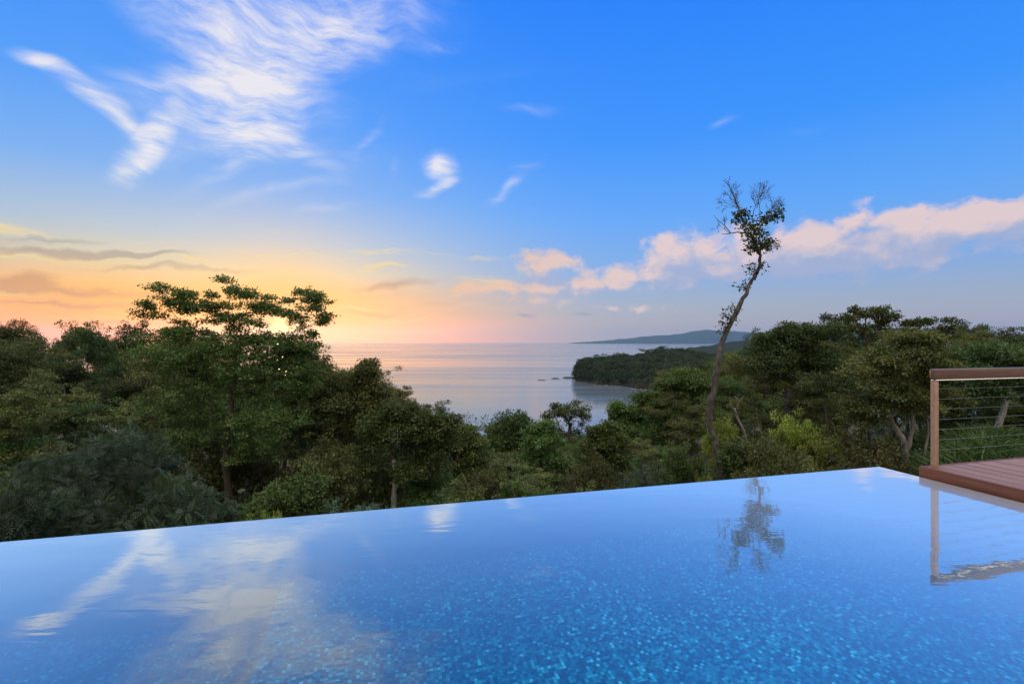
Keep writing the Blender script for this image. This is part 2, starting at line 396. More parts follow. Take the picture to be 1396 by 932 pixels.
def water_mat():
    m, t, out = new_mat('pool_water'); tc = t.n('ShaderNodeTexCoord')
    v = t.mapping(tc.outputs['Object'], (0,0,0), (0,0,R(-12)), (0.55, 1.35, 1))
    n1 = t.noise(v, 3.2, 3, 0.5, 0.4); n2 = t.noise(v, 13.0, 3, 0.55, 0.2)
    h = t.math('ADD', n1, t.math('MULTIPLY', n2, 0.16))
    nb = bump(t, h, 0.05, 0.03)
    lw = t.n('ShaderNodeLayerWeight'); t.link(nb, lw.inputs['Normal'])
    fr = t.math('ADD', t.math('MULTIPLY', t.math('POWER', lw.outputs['Facing'], 2.9), 2.5), 0.0, clamp=True)
    g1 = t.n('ShaderNodeBsdfGlossy'); g1.inputs['Roughness'].default_value = 0.012; g1.inputs[0].default_value = (0.90, 0.99, 1.0, 1); t.link(nb, g1.inputs['Normal'])
    g2 = t.n('ShaderNodeBsdfGlossy'); g2.inputs['Roughness'].default_value = 0.5; g2.inputs[0].default_value = (0.88, 0.99, 1.0, 1); t.link(nb, g2.inputs['Normal'])   # capillary ripples
    gl = t.n('ShaderNodeMixShader'); t.link(t.math('MULTIPLY', t.math('POWER', lw.outputs['Facing'], 3.0), 0.72), gl.inputs[0]); t.link(g1.outputs[0], gl.inputs[1]); t.link(g2.outputs[0], gl.inputs[2])
    rf = t.n('ShaderNodeBsdfRefraction'); rf.inputs['IOR'].default_value = 1.33; rf.inputs['Roughness'].default_value = 0.0
    rf.inputs[0].default_value = (0.62, 0.93, 1.0, 1); t.link(nb, rf.inputs['Normal'])
    mx = t.n('ShaderNodeMixShader'); t.link(fr, mx.inputs[0]); t.link(rf.outputs[0], mx.inputs[1]); t.link(gl.outputs[0], mx.inputs[2])
    t.link(mx.outputs[0], out.inputs[0]); return m

def build_pool():
    root = empty('infinity_pool', pl(-6, 1.6, -1.5), 'infinity pool basin lined with blue glass mosaic, overflowing towards the sea', 'swimming pool')
    inv = root.matrix_basis.inverted()
    def part(mb, name, mat, **k):
        o = mb.build(name, mat, root, **k); o.matrix_parent_inverse = inv; return o
    LA, NB = -13.0, 3.45
    b = PMB(); b.pbox(LA, -5.99, 0.0, NB, -1.75, -1.55); part(b, 'deep_floor', MOSAIC)
    b = PMB(); b.pbox(-5.99, 0.0, 0.0, NB, -1.75, -1.0); part(b, 'raised_floor', MOSAIC)
    wall, t, out = new_mat('edge_tile_dark'); tc = t.n('ShaderNodeTexCoord')
    nn = t.noise(tc.outputs['Object'], 30, 3, 0.6)
    principled(t, out, t.ramp(nn, [(0.3, (0.010,0.035,0.045,1)), (0.7, (0.025,0.075,0.085,1))]), 0.85, None, 0.0, 0.1)
    b = PMB(); b.pbox(LA - 0.2, 0.195, -0.20, 0.0, -2.6, -0.012); part(b, 'overflow_wall', wall)
    b = PMB(); b.pbox(0.0, 0.195, 0.0, NB, -2.6, -0.012); part(b, 'overflow_wall', wall)
    b = PMB(); b.pbox(LA - 0.2, LA, 0.0, NB, -2.6, 0.03); part(b, 'end_wall', MOSAIC)
    b = PMB(); b.pbox(LA - 0.2, 0.16, NB, NB + 0.2, -2.6, 0.03); part(b, 'house_side_wall', MOSAIC)
    # water: a sheet that runs over the two overflow edges and turns down as a film
    b = MB()
    na, nbb = 60, 24; vs = []; q = []
    for j in range(nbb + 1):
        for i in range(na + 1):
            vs.append(pl(LA + (0.155 - LA) * i / na, -0.155 + (NB + 0.155) * j / nbb, 0.0))
    for j in range(nbb):
        for i in range(na):
            k = j*(na+1)+i; q.append((k, k+na+1, k+na+2, k+1))
    b.add(vs, q)
    o = b.build('pool_water', water_mat(), smooth=True); tag(o, 'still water filling the infinity pool to its brim', 'water', kind='structure')
build_pool()

# near terrace behind the camera's feet
def stone_mat():
    m, t, out = new_mat('terrace_stone'); tc = t.n('ShaderNodeTexCoord'); n1 = t.noise(tc.outputs['Object'], 6, 6, 0.6)
    principled(t, out, t.ramp(n1, [(0.3, (0.30,0.28,0.25,1)), (0.7, (0.42,0.40,0.36,1))]), 0.7, bump(t, n1, 0.2, 0.01)); return m
b = PMB(); b.pbox(-14.0, 0.30, 3.66, 9.0, -3.4, 0.05); o = b.build('terrace', stone_mat()); tag(o, 'stone terrace on the house side of the pool', 'terrace', kind='structure')

# ------------------------------------------------------------------ wooden deck and cable railing
def wood_mat(name, c1, c2, axis, rough=0.55):
    m, t, out = new_mat(name); tc = t.n('ShaderNodeTexCoord'); oi = t.n('ShaderNodeNewGeometry')
    v = t.mapping(tc.outputs['Object'], (0,0,0), (0,0,-math.atan2(axis.y, axis.x)), (1,1,1))
    v = t.mapping(v, (0,0,0), (0,0,0), (0.9, 22, 22))
    off = t.n('ShaderNodeCombineXYZ'); t.link(t.math('MULTIPLY', oi.outputs['Random Per Island'], 40), off.inputs[0])
    ad = t.n('ShaderNodeVectorMath', operation='ADD'); t.link(v, ad.inputs[0]); t.link(off.outputs[0], ad.inputs[1])
    n1 = t.noise(ad.outputs[0], 1.6, 7, 0.6, 0.6)
    col = t.ramp(n1, [(0.30, c1), (0.70, c2)])
    hsv = t.n('ShaderNodeHueSaturation'); t.link(col, hsv.inputs['Color'])
    t.link(t.math('ADD', t.math('MULTIPLY', oi.outputs['Random Per Island'], 0.5), 0.75), hsv.inputs['Value'])
    principled(t, out, hsv.outputs[0], rough, bump(t, n1, 0.25, 0.004)); return m
DECKW = wood_mat('deck_board_wood', (0.150,0.088,0.070,1), (0.27,0.165,0.132,1), e2)
FASC = wood_mat('fascia_wood', (0.074,0.023,0.012,1), (0.160,0.052,0.028,1), e2, 0.5)
POSTW = wood_mat('post_wood', (0.235,0.140,0.098,1), (0.36,0.225,0.160,1), Vector((1,0,0)), 0.5)
RAILW = wood_mat('rail_wood', (0.070,0.038,0.029,1), (0.150,0.085,0.065,1), e1, 0.35)
def steel_mat():
    m, t, out = new_mat('brushed_steel'); tc = t.n('ShaderNodeTexCoord'); n1 = t.noise(tc.outputs['Object'], 90, 3, 0.6)
    principled(t, out, (0.72, 0.72, 0.72, 1), t.smooth(n1, 0.3, 0.7, 0.22, 0.4), None, 1.0); return m
STEEL = steel_mat()
def wire_mat():
    m, t, out = new_mat('weathered_wire'); tc = t.n('ShaderNodeTexCoord'); n1 = t.noise(tc.outputs['Object'], 60, 3, 0.6)
    principled(t, out, t.ramp(n1, [(0.3, (0.11,0.11,0.115,1)), (0.7, (0.22,0.22,0.22,1))]), 0.45, None, 0.5); return m
WIRE = wire_mat()
DC = Vector((4.286, 5.100, 0))              # deck corner
def dl(a, b, z): p = DC + e1 * a + e2 * b; return (p.x, p.y, z)
class DMB(MB):
    def dbox(self, a0, a1, b0, b1, z0, z1):
        v = [dl(a0,b0,z0), dl(a1,b0,z0), dl(a1,b1,z0), dl(a0,b1,z0), dl(a0,b0,z1), dl(a1,b0,z1), dl(a1,b1,z1), dl(a0,b1,z1)]
        self.add(v, [(0,1,2,3),(4,7,6,5),(0,4,5,1),(1,5,6,2),(2,6,7,3),(3,7,4,0)])
DZ = 0.098
def build_deck():
    root = empty('wooden_deck', dl(2.0, 2.5, DZ), 'reddish brown timber deck beside the pool corner', 'deck')
    inv = root.matrix_basis.inverted()
    def part(mb, name, mat, **k):
        o = mb.build(name, mat, root, **k); o.matrix_parent_inverse = inv; return o
    DA, DB = 5.2, 6.2
    b = DMB(); w = 0.089; g = 0.006; a = 0.044
    while a + w < DA:
        b.dbox(a, a + w, 0.043, DB, DZ - 0.026, DZ); a += w + g
    part(b, 'decking', DECKW, bevel=0.004)
    b = DMB(); b.dbox(0.0, 0.038, 0.0, DB, DZ - 0.20, DZ + 0.002); part(b, 'fascia_board', FASC, bevel=0.004)
    b = DMB(); b.dbox(0.040, DA, 0.0, 0.038, DZ - 0.20, DZ + 0.001); part(b, 'fascia_board', FASC, bevel=0.004)
    b = DMB()
    for k in range(5): b.dbox(0.06, DA, 0.2 + k * 1.35, 0.26 + k * 1.35, DZ - 0.19, DZ - 0.03)
    part(b, 'joists', FASC)
    for (aa, bb) in ((0.5, 0.5), (4.6, 0.5), (0.5, 5.6), (4.6, 5.6), (2.5, 3.0)):
        b = DMB(); b.dbox(aa, aa + 0.14, bb, bb + 0.14, -3.3, DZ - 0.195); part(b, 'pier', FASC)
build_deck()

def build_railing():
    root = empty('cable_railing', dl(0.09, 0.09, DZ), 'wood and steel cable railing along the far end of the deck', 'railing')
    inv = root.matrix_basis.inverted()
    def part(mb, name, mat, parent=root, **k):
        o = mb.build(name, mat, parent, **k)
        if parent is root: o.matrix_parent_inverse = inv
        else: o.matrix_parent_inverse = (root.matrix_basis @ inv).inverted() if False else root.matrix_basis.inverted().to_4x4()
        return o
    ps = 0.0245; pa = [0.09, 2.30, 4.5]
    for a in pa:
        b = DMB(); b.dbox(a - ps, a + ps, 0.09 - ps, 0.09 + ps, DZ, 1.005); part(b, 'post', POSTW, bevel=0.005)
    # top rail: a thick eased bar with a slim steel strip under it
    b = DMB(); b.dbox(0.058, 5.1, 0.058, 0.122, 1.014, 1.125); part(b, 'top_rail', RAILW, bevel=0.014)
    b = DMB(); b.dbox(0.075, 5.08, 0.064, 0.124, 1.0055, 1.0125); part(b, 'steel_strip', STEEL)
    for k in range(7):
        z = 0.916 - 0.1063 * k
        b = MB()
        pts = []
        for i, a in enumerate(np.linspace(0.09, 4.5, 19)):
            pts.append(dl(a, 0.09, z - 0.004 * math.sin(math.pi * ((a - 0.09) % 2.2) / 2.2)))
        b.tube(pts, [0.0021] * len(pts), 6)
        c = part(b, 'cable', WIRE)
        for a in pa[:2]:
            m = MB()
            m.tube([dl(a + ps, 0.09, z), dl(a + ps + 0.012, 0.09, z), dl(a + ps + 0.013, 0.09, z), dl(a + ps + 0.052, 0.09, z), dl(a + ps + 0.058, 0.09, z)], [0.010, 0.010, 0.0065, 0.0065, 0.003], 8)
            f = m.build('fitting', STEEL); f.parent = c; f.matrix_parent_inverse = inv
build_railing()

# ------------------------------------------------------------------ trees
def leaves_at(rng, cen, n, rad, flat, L, tone_c, tone_j=0.18, kind='leaf', droop=0.15):
    """n leaf faces spread round each centre; returns (m,4,3) quads and tones"""
    cen = np.asarray(cen); m = len(cen)
    d = rng.normal(size=(m, n, 3)); d /= np.linalg.norm(d, axis=2, keepdims=True) + 1e-9
    r = rng.random((m, n, 1)) ** 0.45
    rr = np.asarray(rad).reshape(-1, 1, 1) * np.ones((m, 1, 1))
    off = d * r * rr; off[..., 2] *= flat
    pos = (cen[:, None, :] + off).reshape(-1, 3)
    tip = (d * 0.8 + rng.normal(size=d.shape) * 0.55).reshape(-1, 3); tip[:, 2] -= droop
    tip /= np.linalg.norm(tip, axis=1, keepdims=True) + 1e-9
    up = rng.normal(size=tip.shape) * 0.55 + np.array([0, 0, 1.0])
    side = np.cross(tip, up); side /= np.linalg.norm(side, axis=1, keepdims=True) + 1e-9
    nrm = np.cross(side, tip)
    tone = np.repeat(np.asarray(tone_c), n) + rng.normal(size=len(pos)) * 0.07
    if kind == 'frond':
        # pinnate leaf: pairs of slim leaflets along a drooping rachis
        k = 6; Ls = (L * rng.uniform(0.7, 1.25, len(pos)))[:, None]
        out = []; tn = []
        for i in range(k):
            s = (i + 0.6) / k
            base = pos + tip * Ls * s + np.array([0, 0, -1.0]) * (Ls * 0.28 * s * s)
            ll = Ls * 0.36 * (1 - 0.55 * abs(s - 0.45)); ww = Ls * 0.062
            for sg in (-1, 1):
                ld = side * sg * 0.86 + tip * 0.5
                a = base; c = base + ld * ll + nrm * (-0.08 * ll)
                mid = (a + c) * 0.5; wv = tip * ww
                out.append(np.stack([a, mid - wv, c, mid + wv], 1)); tn.append(tone)
        return np.concatenate(out), np.concatenate(tn)
    Ls = (L * rng.uniform(0.65, 1.3, len(pos)))[:, None]; W = Ls * 0.27
    a = pos; c = pos + tip * Ls; mid = pos + tip * Ls * 0.48 + nrm * (Ls * 0.06)
    return np.stack([a, mid - side * W, c, mid + side * W], 1), tone

def grow(rng, trunk, trunk_r, attr, tip_r=0.008, expo=0.5, jitter=0.12, wood=None, min_draw=0.0, trunk_rad=None, branch_r=None):
    """trunk: list of points; attr: twig ends. Connects every twig end to the nearest limb and thickens limbs by what they carry."""
    nodes = [np.array(p, float) for p in trunk]; par = [i - 1 for i in range(len(nodes))]
    nT = len(nodes); start = max(1, int(nT * 0.4))
    order = np.argsort([min(np.linalg.norm(np.array(p) - nodes[i]) for i in range(start, nT)) for p in attr])
    arr = np.array(nodes); ends = []
    for oi in order:
        p = np.array(attr[oi], float)
        dv = p - arr; dist = np.linalg.norm(dv, axis=1) + 1.3 * np.maximum(0, -dv[:, 2]) + 0.35 * np.maximum(0, 0.25 * np.linalg.norm(dv[:, :2], axis=1) - dv[:, 2])
        dist[:start] += 1e3 if nT > 2 else 0
        k = int(np.argmin(dist)); a = arr[k]; L = np.linalg.norm(p - a)
        seg = 1 if L < 0.5 else (2 if L < 1.3 else 4)
        prev = k
        for s in range(1, seg + 1):
            f = s / seg; q = a + (p - a) * f
            if s < seg: q = q + rng.normal(size=3) * jitter * L * 0.5 + np.array([0, 0, 0.10 * L * math.sin(math.pi * f)])
            nodes.append(q); par.append(prev); prev = len(nodes) - 1
        ends.append(prev); arr = np.array(nodes)
    cnt = np.zeros(len(nodes))
    for e in ends:
        i = e
        while i >= 0: cnt[i] += 1; i = par[i]
    tot = max(1, len(ends)); rad = np.maximum(tip_r, (branch_r or trunk_r * 0.6) * (cnt / tot) ** expo)
    for i in range(nT): rad[i] = trunk_rad[i] if trunk_rad is not None else trunk_r * (1.0 - 0.75 * (i / max(1, nT - 1)) ** 0.8)
    if wood is not None:
        wood.tube([tuple(nodes[i]) for i in range(nT)], [rad[i] for i in range(nT)], 9)
        for i in range(nT, len(nodes)):
            j = par[i]; r0 = min(rad[j], rad[i] * 1.25); r1 = rad[i]
            if r1 < min_draw: continue
            wood.tube([tuple(nodes[j]), tuple(nodes[i])], [r0, r1], 6 if r1 > 0.035 else 4, cap=False)
    return nodes, par

def in_lobes(rng, lobes, n):
    """points in a list of ellipsoids (cx,cy,cz,rx,ry,rz,weight), biased to their outside"""
    w = np.array([l[6] for l in lobes], float); w /= w.sum()
    idx = rng.choice(len(lobes), n, p=w); L = np.array(lobes)[idx]
    d = rng.normal(size=(n, 3)); d /= np.linalg.norm(d, axis=1, keepdims=True)
    r = rng.random((n, 1)) ** 0.5 * (1 + 0.38 * rng.random((n, 1)) * (rng.random((n, 1)) < 0.2))
    return L[:, :3] + d * r * L[:, 3:6], idx

def crown_lobes(rng, H, base, Rr, n, flat=0.55, shape='dome'):
    out = []
    for i in range(n):
        a = rng.uniform(0, 2 * math.pi) + i * 2.4
        if shape == 'dome':
            f = (i + 0.5) / n; z = base + (H - base) * (0.08 + 0.86 * f)
            prof = math.sqrt(max(0.05, 1 - ((f - 0.35) / 0.72) ** 2))
        elif shape == 'umbrella':
            f = (i + 0.5) / n; z = base + (H - base) * (0.35 + 0.58 * rng.random()); prof = 0.55 + 0.5 * rng.random()
        elif shape == 'shrub':
            f = (i + 0.5) / n; z = H * (0.12 + 0.74 * f); prof = math.sqrt(max(0.08, 1 - (f * 0.92) ** 2))
        else:
            f = (i + 0.5) / n; z = base + (H - base) * f; prof = 0.75
        rr = Rr * prof * math.sqrt(rng.uniform(0.15, 1.0)) * 0.78; s = Rr * rng.uniform(0.26, 0.46)
        out.append((rr * math.cos(a), rr * math.sin(a), min(z, H - s * flat * 0.8), s, s, s * flat, s * s))
    return out

def tree_meshes(name, seed, H, base, Rr, nl, na, per, L, cr, cf, leaf, bark, tr, shape='dome', flat=0.55, kind='leaf', multi=1):
    rng = np.random.default_rng(seed); wood = MB(); lv = MB()
    per = int(per * 1.35)
    lob = crown_lobes(rng, H, base, Rr, nl, flat, shape)
    pts, idx = in_lobes(rng, lob, na)
    sp = rng.random(na) < 0.16; c0 = np.array([0, 0, base + 0.4 * (H - base)])
    pts[sp] = c0 + (pts[sp] - c0) * rng.uniform(1.1, 1.32, (sp.sum(), 1))
    pts[:, 2] = np.clip(pts[:, 2], 0.05 * H, H)
    tone_l = rng.uniform(0.15, 0.85, nl)
    for k in range(multi):
        sel = pts if multi == 1 else pts[k::multi]
        lean = rng.normal(size=2) * 0.05 * H; top = base + (H - base) * 0.62
        off = np.array([0, 0]) if multi == 1 else rng.normal(size=2) * 0.12 * Rr
        tk = [(off[0] + lean[0] * f * f + rng.normal() * 0.012 * H * (0 < f < 1), off[1] + lean[1] * f * f + rng.normal() * 0.012 * H * (0 < f < 1), top * f - (0.3 if f == 0 else 0)) for f in np.linspace(0, 1, 7)]
        grow(rng, tk, tr, sel, wood=wood, min_draw=0.0)
    V, tn = leaves_at(rng, pts, per, rng.uniform(0.5, 1.15, na) * cr, cf, L * 0.72, tone_l[idx] + rng.normal(size=na) * 0.12, kind=kind)
    lv.quads(V, tn)
    return lv.mesh(name + '_crown', LEAF[leaf]), wood.mesh(name + '_trunk', bark, True), H, Rr

PROTO = {}
def proto(key, **kw): PROTO[key] = tree_meshes(key, **kw)
proto('dense_a', seed=11, H=9, base=2.2, Rr=3.4, nl=15, na=330, per=62, L=0.20, cr=0.46, cf=0.55, leaf='dark', bark=BARK, tr=0.17)
proto('dense_b', seed=12, H=9, base=2.0, Rr=3.4, nl=17, na=330, per=62, L=0.18, cr=0.44, cf=0.6, leaf='mid', bark=BARK, tr=0.16)
proto('dense_c', seed=13, H=9, base=2.6, Rr=3.2, nl=14, na=300, per=62, L=0.20, cr=0.48, cf=0.5, leaf='olive', bark=BARK_D, tr=0.17)
proto('layered', seed=21, H=9, base=3.0, Rr=3.6, nl=13, na=280, per=64, L=0.18, cr=0.55, cf=0.28, leaf='mid', bark=BARK, tr=0.16, flat=0.26)
proto('layered_b', seed=22, H=9, base=2.6, Rr=3.6, nl=14, na=280, per=64, L=0.18, cr=0.55, cf=0.30, leaf='olive', bark=BARK, tr=0.17, flat=0.3)
proto('open', seed=31, H=9, base=3.4, Rr=3.4, nl=12, na=110, per=70, L=0.22, cr=0.42, cf=0.55, leaf='mid', bark=BARK, tr=0.15, shape='umbrella', flat=0.5)
proto('open_b', seed=32, H=9, base=3.0, Rr=3.4, nl=13, na=130, per=64, L=0.20, cr=0.40, cf=0.5, leaf='olive', bark=BARK_D, tr=0.15, shape='umbrella', flat=0.5)
proto('round', seed=41, H=8, base=1.5, Rr=2.9, nl=18, na=300, per=66, L=0.17, cr=0.40, cf=0.75, leaf='dark', bark=BARK_D, tr=0.14, flat=0.8)
proto('feather', seed=51, H=8, base=1.0, Rr=3.2, nl=16, na=230, per=14, L=0.42, cr=0.34, cf=0.6, leaf='blue', bark=BARK_D, tr=0.12, kind='frond')
proto('shrub', seed=61, H=3, base=0.4, Rr=1.9, nl=14, na=190, per=60, L=0.13, cr=0.28, cf=0.65, leaf='olive', bark=BARK_D, tr=0.05, shape='shrub', flat=0.7, multi=3)
proto('shrub_b', seed=62, H=3, base=0.4, Rr=1.9, nl=13, na=190, per=60, L=0.14, cr=0.28, cf=0.65, leaf='mid', bark=BARK_D, tr=0.05, shape='shrub', flat=0.7, multi=3)
proto('shrub_lime', seed=63, H=3, base=0.5, Rr=2.0, nl=11, na=180, per=56, L=0.14, cr=0.28, cf=0.5, leaf='lime', bark=BARK, tr=0.05, shape='shrub', flat=0.45, multi=3)
proto('shrub_feather', seed=64, H=3, base=0.4, Rr=1.9, nl=14, na=170, per=8, L=0.40, cr=0.24, cf=0.65, leaf='blue', bark=BARK_D, tr=0.05, shape='shrub', flat=0.7, multi=3, kind='frond')

def plant(key, loc, H, Rr, rz, label, cat='tree', group=None, name=None):
    cm, tm, H0, R0 = PROTO[key]
    nm = name or ('shrub' if cat == 'shrub' else 'tree')
    root = empty(nm, loc, label, cat, group, rz)
    root.scale = (Rr / R0, Rr / R0, H / H0)
    c = bpy.data.objects.new('crown', cm); C.objects.link(c); c.parent = root
    k = bpy.data.objects.new('stems' if cat == 'shrub' else 'trunk', tm); C.objects.link(k); k.parent = root
    return root

# ---- single trees that the photograph shows clearly
def hero(name, label, y, trunk_px, lobes_px, na, per, L, cr, cf, leaf, bark, seed, tr, depth=1.0, twigs_px=None, nt=0, extra=(), group=None, kind='leaf', expo=0.5, cat='tree', widths=None, branch_r=None, gnarl=0.0, thin=0, fans=()):
    """trunk_px: (px,py) points; lobes_px: (px,py,half width,half height,weight) at depth y"""
    rng = np.random.default_rng(seed); s = y / F
    org = at(*trunk_px[0], y)
    def loc(px, py, dy=0.0): return np.array(at(px, py, y)) + np.array([0, dy, 0]) - np.array(org)
    wood, lv = MB(), MB()
    tk = [loc(px, py, 0.10 * math.sin(i * 1.7)) for i, (px, py) in enumerate(trunk_px)]
    lob = []
    for (px, py, w, h, wt) in lobes_px:
        c = loc(px, py, rng.uniform(-0.35, 0.35) * depth * w * s); lob.append((*c, w * s, w * s * 0.9 * depth, h * s, wt))
    pts, idx = in_lobes(rng, lob, na); allp = pts
    if nt:
        tl = []
        for (px, py, w, h, wt) in twigs_px:
            c = loc(px, py); tl.append((*c, w * s, w * s * 0.8, h * s, wt))
        tw, _ = in_lobes(rng, tl, nt); allp = np.concatenate([pts, tw])
    tws = None
    if gnarl:
        f0 = np.arange(len(tk)); ff = np.linspace(0, len(tk) - 1, len(tk) * 4 - 3); A = np.array(tk)
        tk = [np.array([np.interp(f, f0, A[:, k]) for k in range(3)]) + rng.normal(size=3) * gnarl * (0 < f < f0[-1]) for f in ff]
    if widths: tws = [0.5 * s * w for w in np.interp(np.linspace(0, 1, len(tk)), np.linspace(0, 1, len(widths)), widths) * (1 + (rng.uniform(-0.14, 0.14, len(tk)) if gnarl else 0))]
    grow(rng, tk, tr, allp, wood=wood, expo=expo, tip_r=0.0075 if nt else 0.006, trunk_rad=tws, branch_r=branch_r)
    for (path, r0, r1) in extra:
        pp = [loc(px, py) for (px, py) in path]; n = len(pp)
        wood.tube([tuple(p) for p in pp], [r0 + (r1 - r0) * i / (n - 1) for i in range(n)], 7)
    def twig(p, d, L, r, lev):
        n = 4; q = [np.array(p)]; dd = np.array(d, float)
        for _ in range(n - 1):
            dd = dd + rng.normal(size=3) * 0.13 + np.array([0, 0, 0.05]); dd /= np.linalg.norm(dd); q.append(q[-1] + dd * L / (n - 1))
        wood.tube([tuple(a) for a in q], [r * (1 - 0.45 * k / (n - 1)) for k in range(n)], 4, cap=False)
        if lev > 0:
            for k, f in enumerate(rng.uniform(0.3, 1.0, 4)):
                a = q[min(n - 1, 1 + int(f * (n - 1)))]; sd = rng.normal(size=3); sd -= dd * sd.dot(dd); sd /= np.linalg.norm(sd)
                twig(a, dd * 0.78 + sd * 0.62, L * rng.uniform(0.45, 0.75), max(0.0045, r * 0.6), lev - 1)
    for (px, py, dx, dz, tl_, tr_) in fans: twig(loc(px, py), (dx, rng.uniform(-0.3, 0.3), dz), tl_, tr_, 3)
    tones = rng.uniform(0.2, 0.8, len(lob))
    if name != 'leaning_tree': L, per = L * 0.72, int(per * 1.5)
    V, tn = leaves_at(rng, pts, per, rng.uniform(0.6, 1.25, na) * cr * np.where(idx < thin, 0.72, 1.0), cf, L, tones[idx] + rng.normal(size=na) * 0.1, kind=kind)
    if thin and kind == 'leaf':
        m = np.repeat(idx < thin, per); keep = ~m | (rng.random(len(m)) < 0.42); V, tn = V[keep], tn[keep]
    lv.quads(V, tn)
    root = empty(name, org, label, cat, group)
    lv.build('crown', LEAF[leaf], root); wood.build('trunk', bark, root, True)
    return root

def flat_lobes():
    rng = np.random.default_rng(31); out = []
    tx = [190,200,215,232,250,275,300,318,335,360,385,397,412,426,438,446]; ty = [420,402,386,392,394,386,374,388,392,398,412,398,388,394,412,440]
    while len(out) < 62:
        x = rng.uniform(192, 444); t = float(np.interp(x, tx, ty)); d = rng.random() ** 1.35 * 62
        if 300 < x < 400 and 26 < d < 48 and rng.random() < 0.6: continue
        if x < 245 and d > 40 and rng.random() < 0.7: continue
        if t + d > 462: continue
        if math.hypot((x - 384) / 20, (t + d - 442) / 11) < 1: continue
        w = rng.uniform(10, 24); out.append((x, t + d + 4, w, w * rng.uniform(0.22, 0.36), w * 0.045))
    for (x, y) in [(215,386), (303,377), (318,390), (412,392), (428,398), (200,408), (440,432), (252,396), (430,450)]: out.append((x, y + 5, 13, 5, 0.7))
    out += [(240,455,50,9,2.5), (235,482,60,18,5), (310,474,60,16,5), (355,500,60,24,6), (265,515,64,24,6), (325,535,66,24,6), (400,515,40,30,5), (230,555,56,24,5), (375,570,56,24,4.5), (385,480,34,14,4), (330,462,60,8,2.5), (402,470,34,9,2.5), (290,580,60,24,4.5), (345,612,50,20,3), (250,605,46,20,3)]
    return out
FLAT_LOBES = flat_lobes()
hero('flat_topped_tree', 'tall flat-topped tree with feathery crown in front of the setting sun', 14.0,
     [(307,728), (308,690), (309,640), (311,590), (314,545), (320,500), (322,465)],
     FLAT_LOBES,
     2300, 32, 0.10, 0.19, 0.42, 'mid', BARK_D, 5, 0.15, depth=1.0, widths=[12,11,10,9,8,6,4], branch_r=0.055, gnarl=0.015, thin=71)

hero('leaning_tree', 'tall thin leaning tree with a bare twiggy top and sparse leaves', 19.1,
     [(986,676), (984,655), (980,632), (975,606), (969,582), (967,560), (972,530), (977,500), (984,470), (996,440), (1008,412), (1021,390), (1033,373), (1036,361), (1034,349), (1031,336), (1027,322)],
     [(1033,333,18,9,1.6), (1050,332,14,7,1.0), (1028,318,16,10,1.3), (1010,292,11,9,0.8), (1030,303,14,12,1.1), (1047,296,17,5,0.9), (1012,305,9,8,0.5), (1060,290,7,3,0.3), (1020,340,8,4,0.4),
      (1024,368,11,9,0.5), (1040,360,6,5,0.2), (1013,388,9,10,0.45), (993,432,9,14,0.7), (1003,420,7,9,0.3), (986,445,5,6,0.3)],
     170, 12, 0.13, 0.22, 0.8, 'mid', BARK_L, 8, 0.235, depth=0.9, widths=[15,12.5,10,9,8.4,8.4,8.4,8,7,6.2,5.6,5.1,4.8,4.4,4,3.6,3], branch_r=0.042, gnarl=0.022,
     fans=[(1009,292,-0.35,1,0.62,0.017), (1016,296,-0.1,1,0.66,0.017), (1026,296,0.05,1,0.68,0.018), (1036,292,0.15,1,0.60,0.017), (1044,292,0.45,1,0.58,0.016), (1048,291,0.7,0.8,0.36,0.013), (1001,268,-0.5,1,0.42,0.011), (996,318,-0.8,0.55,0.42,0.012), (1005,284,-0.8,0.6,0.45,0.012), (1032,284,0.1,1,0.55,0.014), (1044,296,0.8,0.55,0.40,0.013)],
     extra=[([(1027,326), (1015,317), (1005,316), (994,318), (984,319)], 0.03, 0.012), ([(996,317), (988,307), (978,299), (973,293)], 0.018, 0.007), ([(1014,303), (1007,284), (1001,268), (994,253), (986,245)], 0.035, 0.010)])

hero('slender_tree', 'slender dark trunked tree with rounded crown below the sea horizon', 16.0,
     [(452,712), (455,680), (459,640), (461,600), (462,565), (466,535)],
     [(440,512,26,11,.9), (425,538,34,18,1), (492,514,20,9,.7), (503,504,14,7,.6), (480,545,40,17,1.2), (455,548,46,16,1), (510,530,26,20,1), (430,565,26,14,.6), (400,540,26,16,.8), (415,590,34,18,1), (480,575,36,20,1), (452,600,40,14,.9), (505,560,26,16,.8), (436,500,12,5,.4), (462,520,20,6,.5), (502,497,9,4,.4), (395,575,24,14,.6), (440,630,30,12,.5), (490,610,26,14,.6)],
     560, 44, 0.12, 0.30, 0.6, 'olive', BARK, 15, 0.13, widths=[9,8,7,6.5,6,4])
hero('pale_crooked_tree', 'small tree with a pale crooked trunk standing by the pool edge', 15.0,
     [(535,706), (535,690), (537,668), (541,648), (536,626), (534,606), (527,592), (530,580), (540,568)],
     [(540,570,44,13,1), (578,572,26,12,.8), (515,572,24,11,.7), (555,585,40,14,.9), (590,590,26,14,.6), (545,556,26,10,.7), (560,610,34,14,.8), (600,600,26,12,.6), (512,600,22,12,.6), (585,632,30,14,.7), (505,632,18,10,.5), (610,575,22,9,.5), (560,640,26,12,.5)],
     400, 44, 0.12, 0.28, 0.5, 'mid', BARK_P, 16, 0.10, widths=[9,8,7,7,6,6,5,4,3], gnarl=0.012)
hero('round_dark_tree', 'round very dark bushy tree standing against the pale water', 34.0,
     [(692,662), (694,640), (698,620), (700,600), (702,585)],
     [(697,590,34,26,1.6), (690,610,30,22,1.2), (712,605,28,26,1.2), (700,576,24,12,.9), (722,590,16,14,.6), (678,596,16,16,.6)],
     300, 52, 0.24, 0.50, 0.8, 'dark', BARK_D, 17, 0.20, widths=[8,7,6,4])
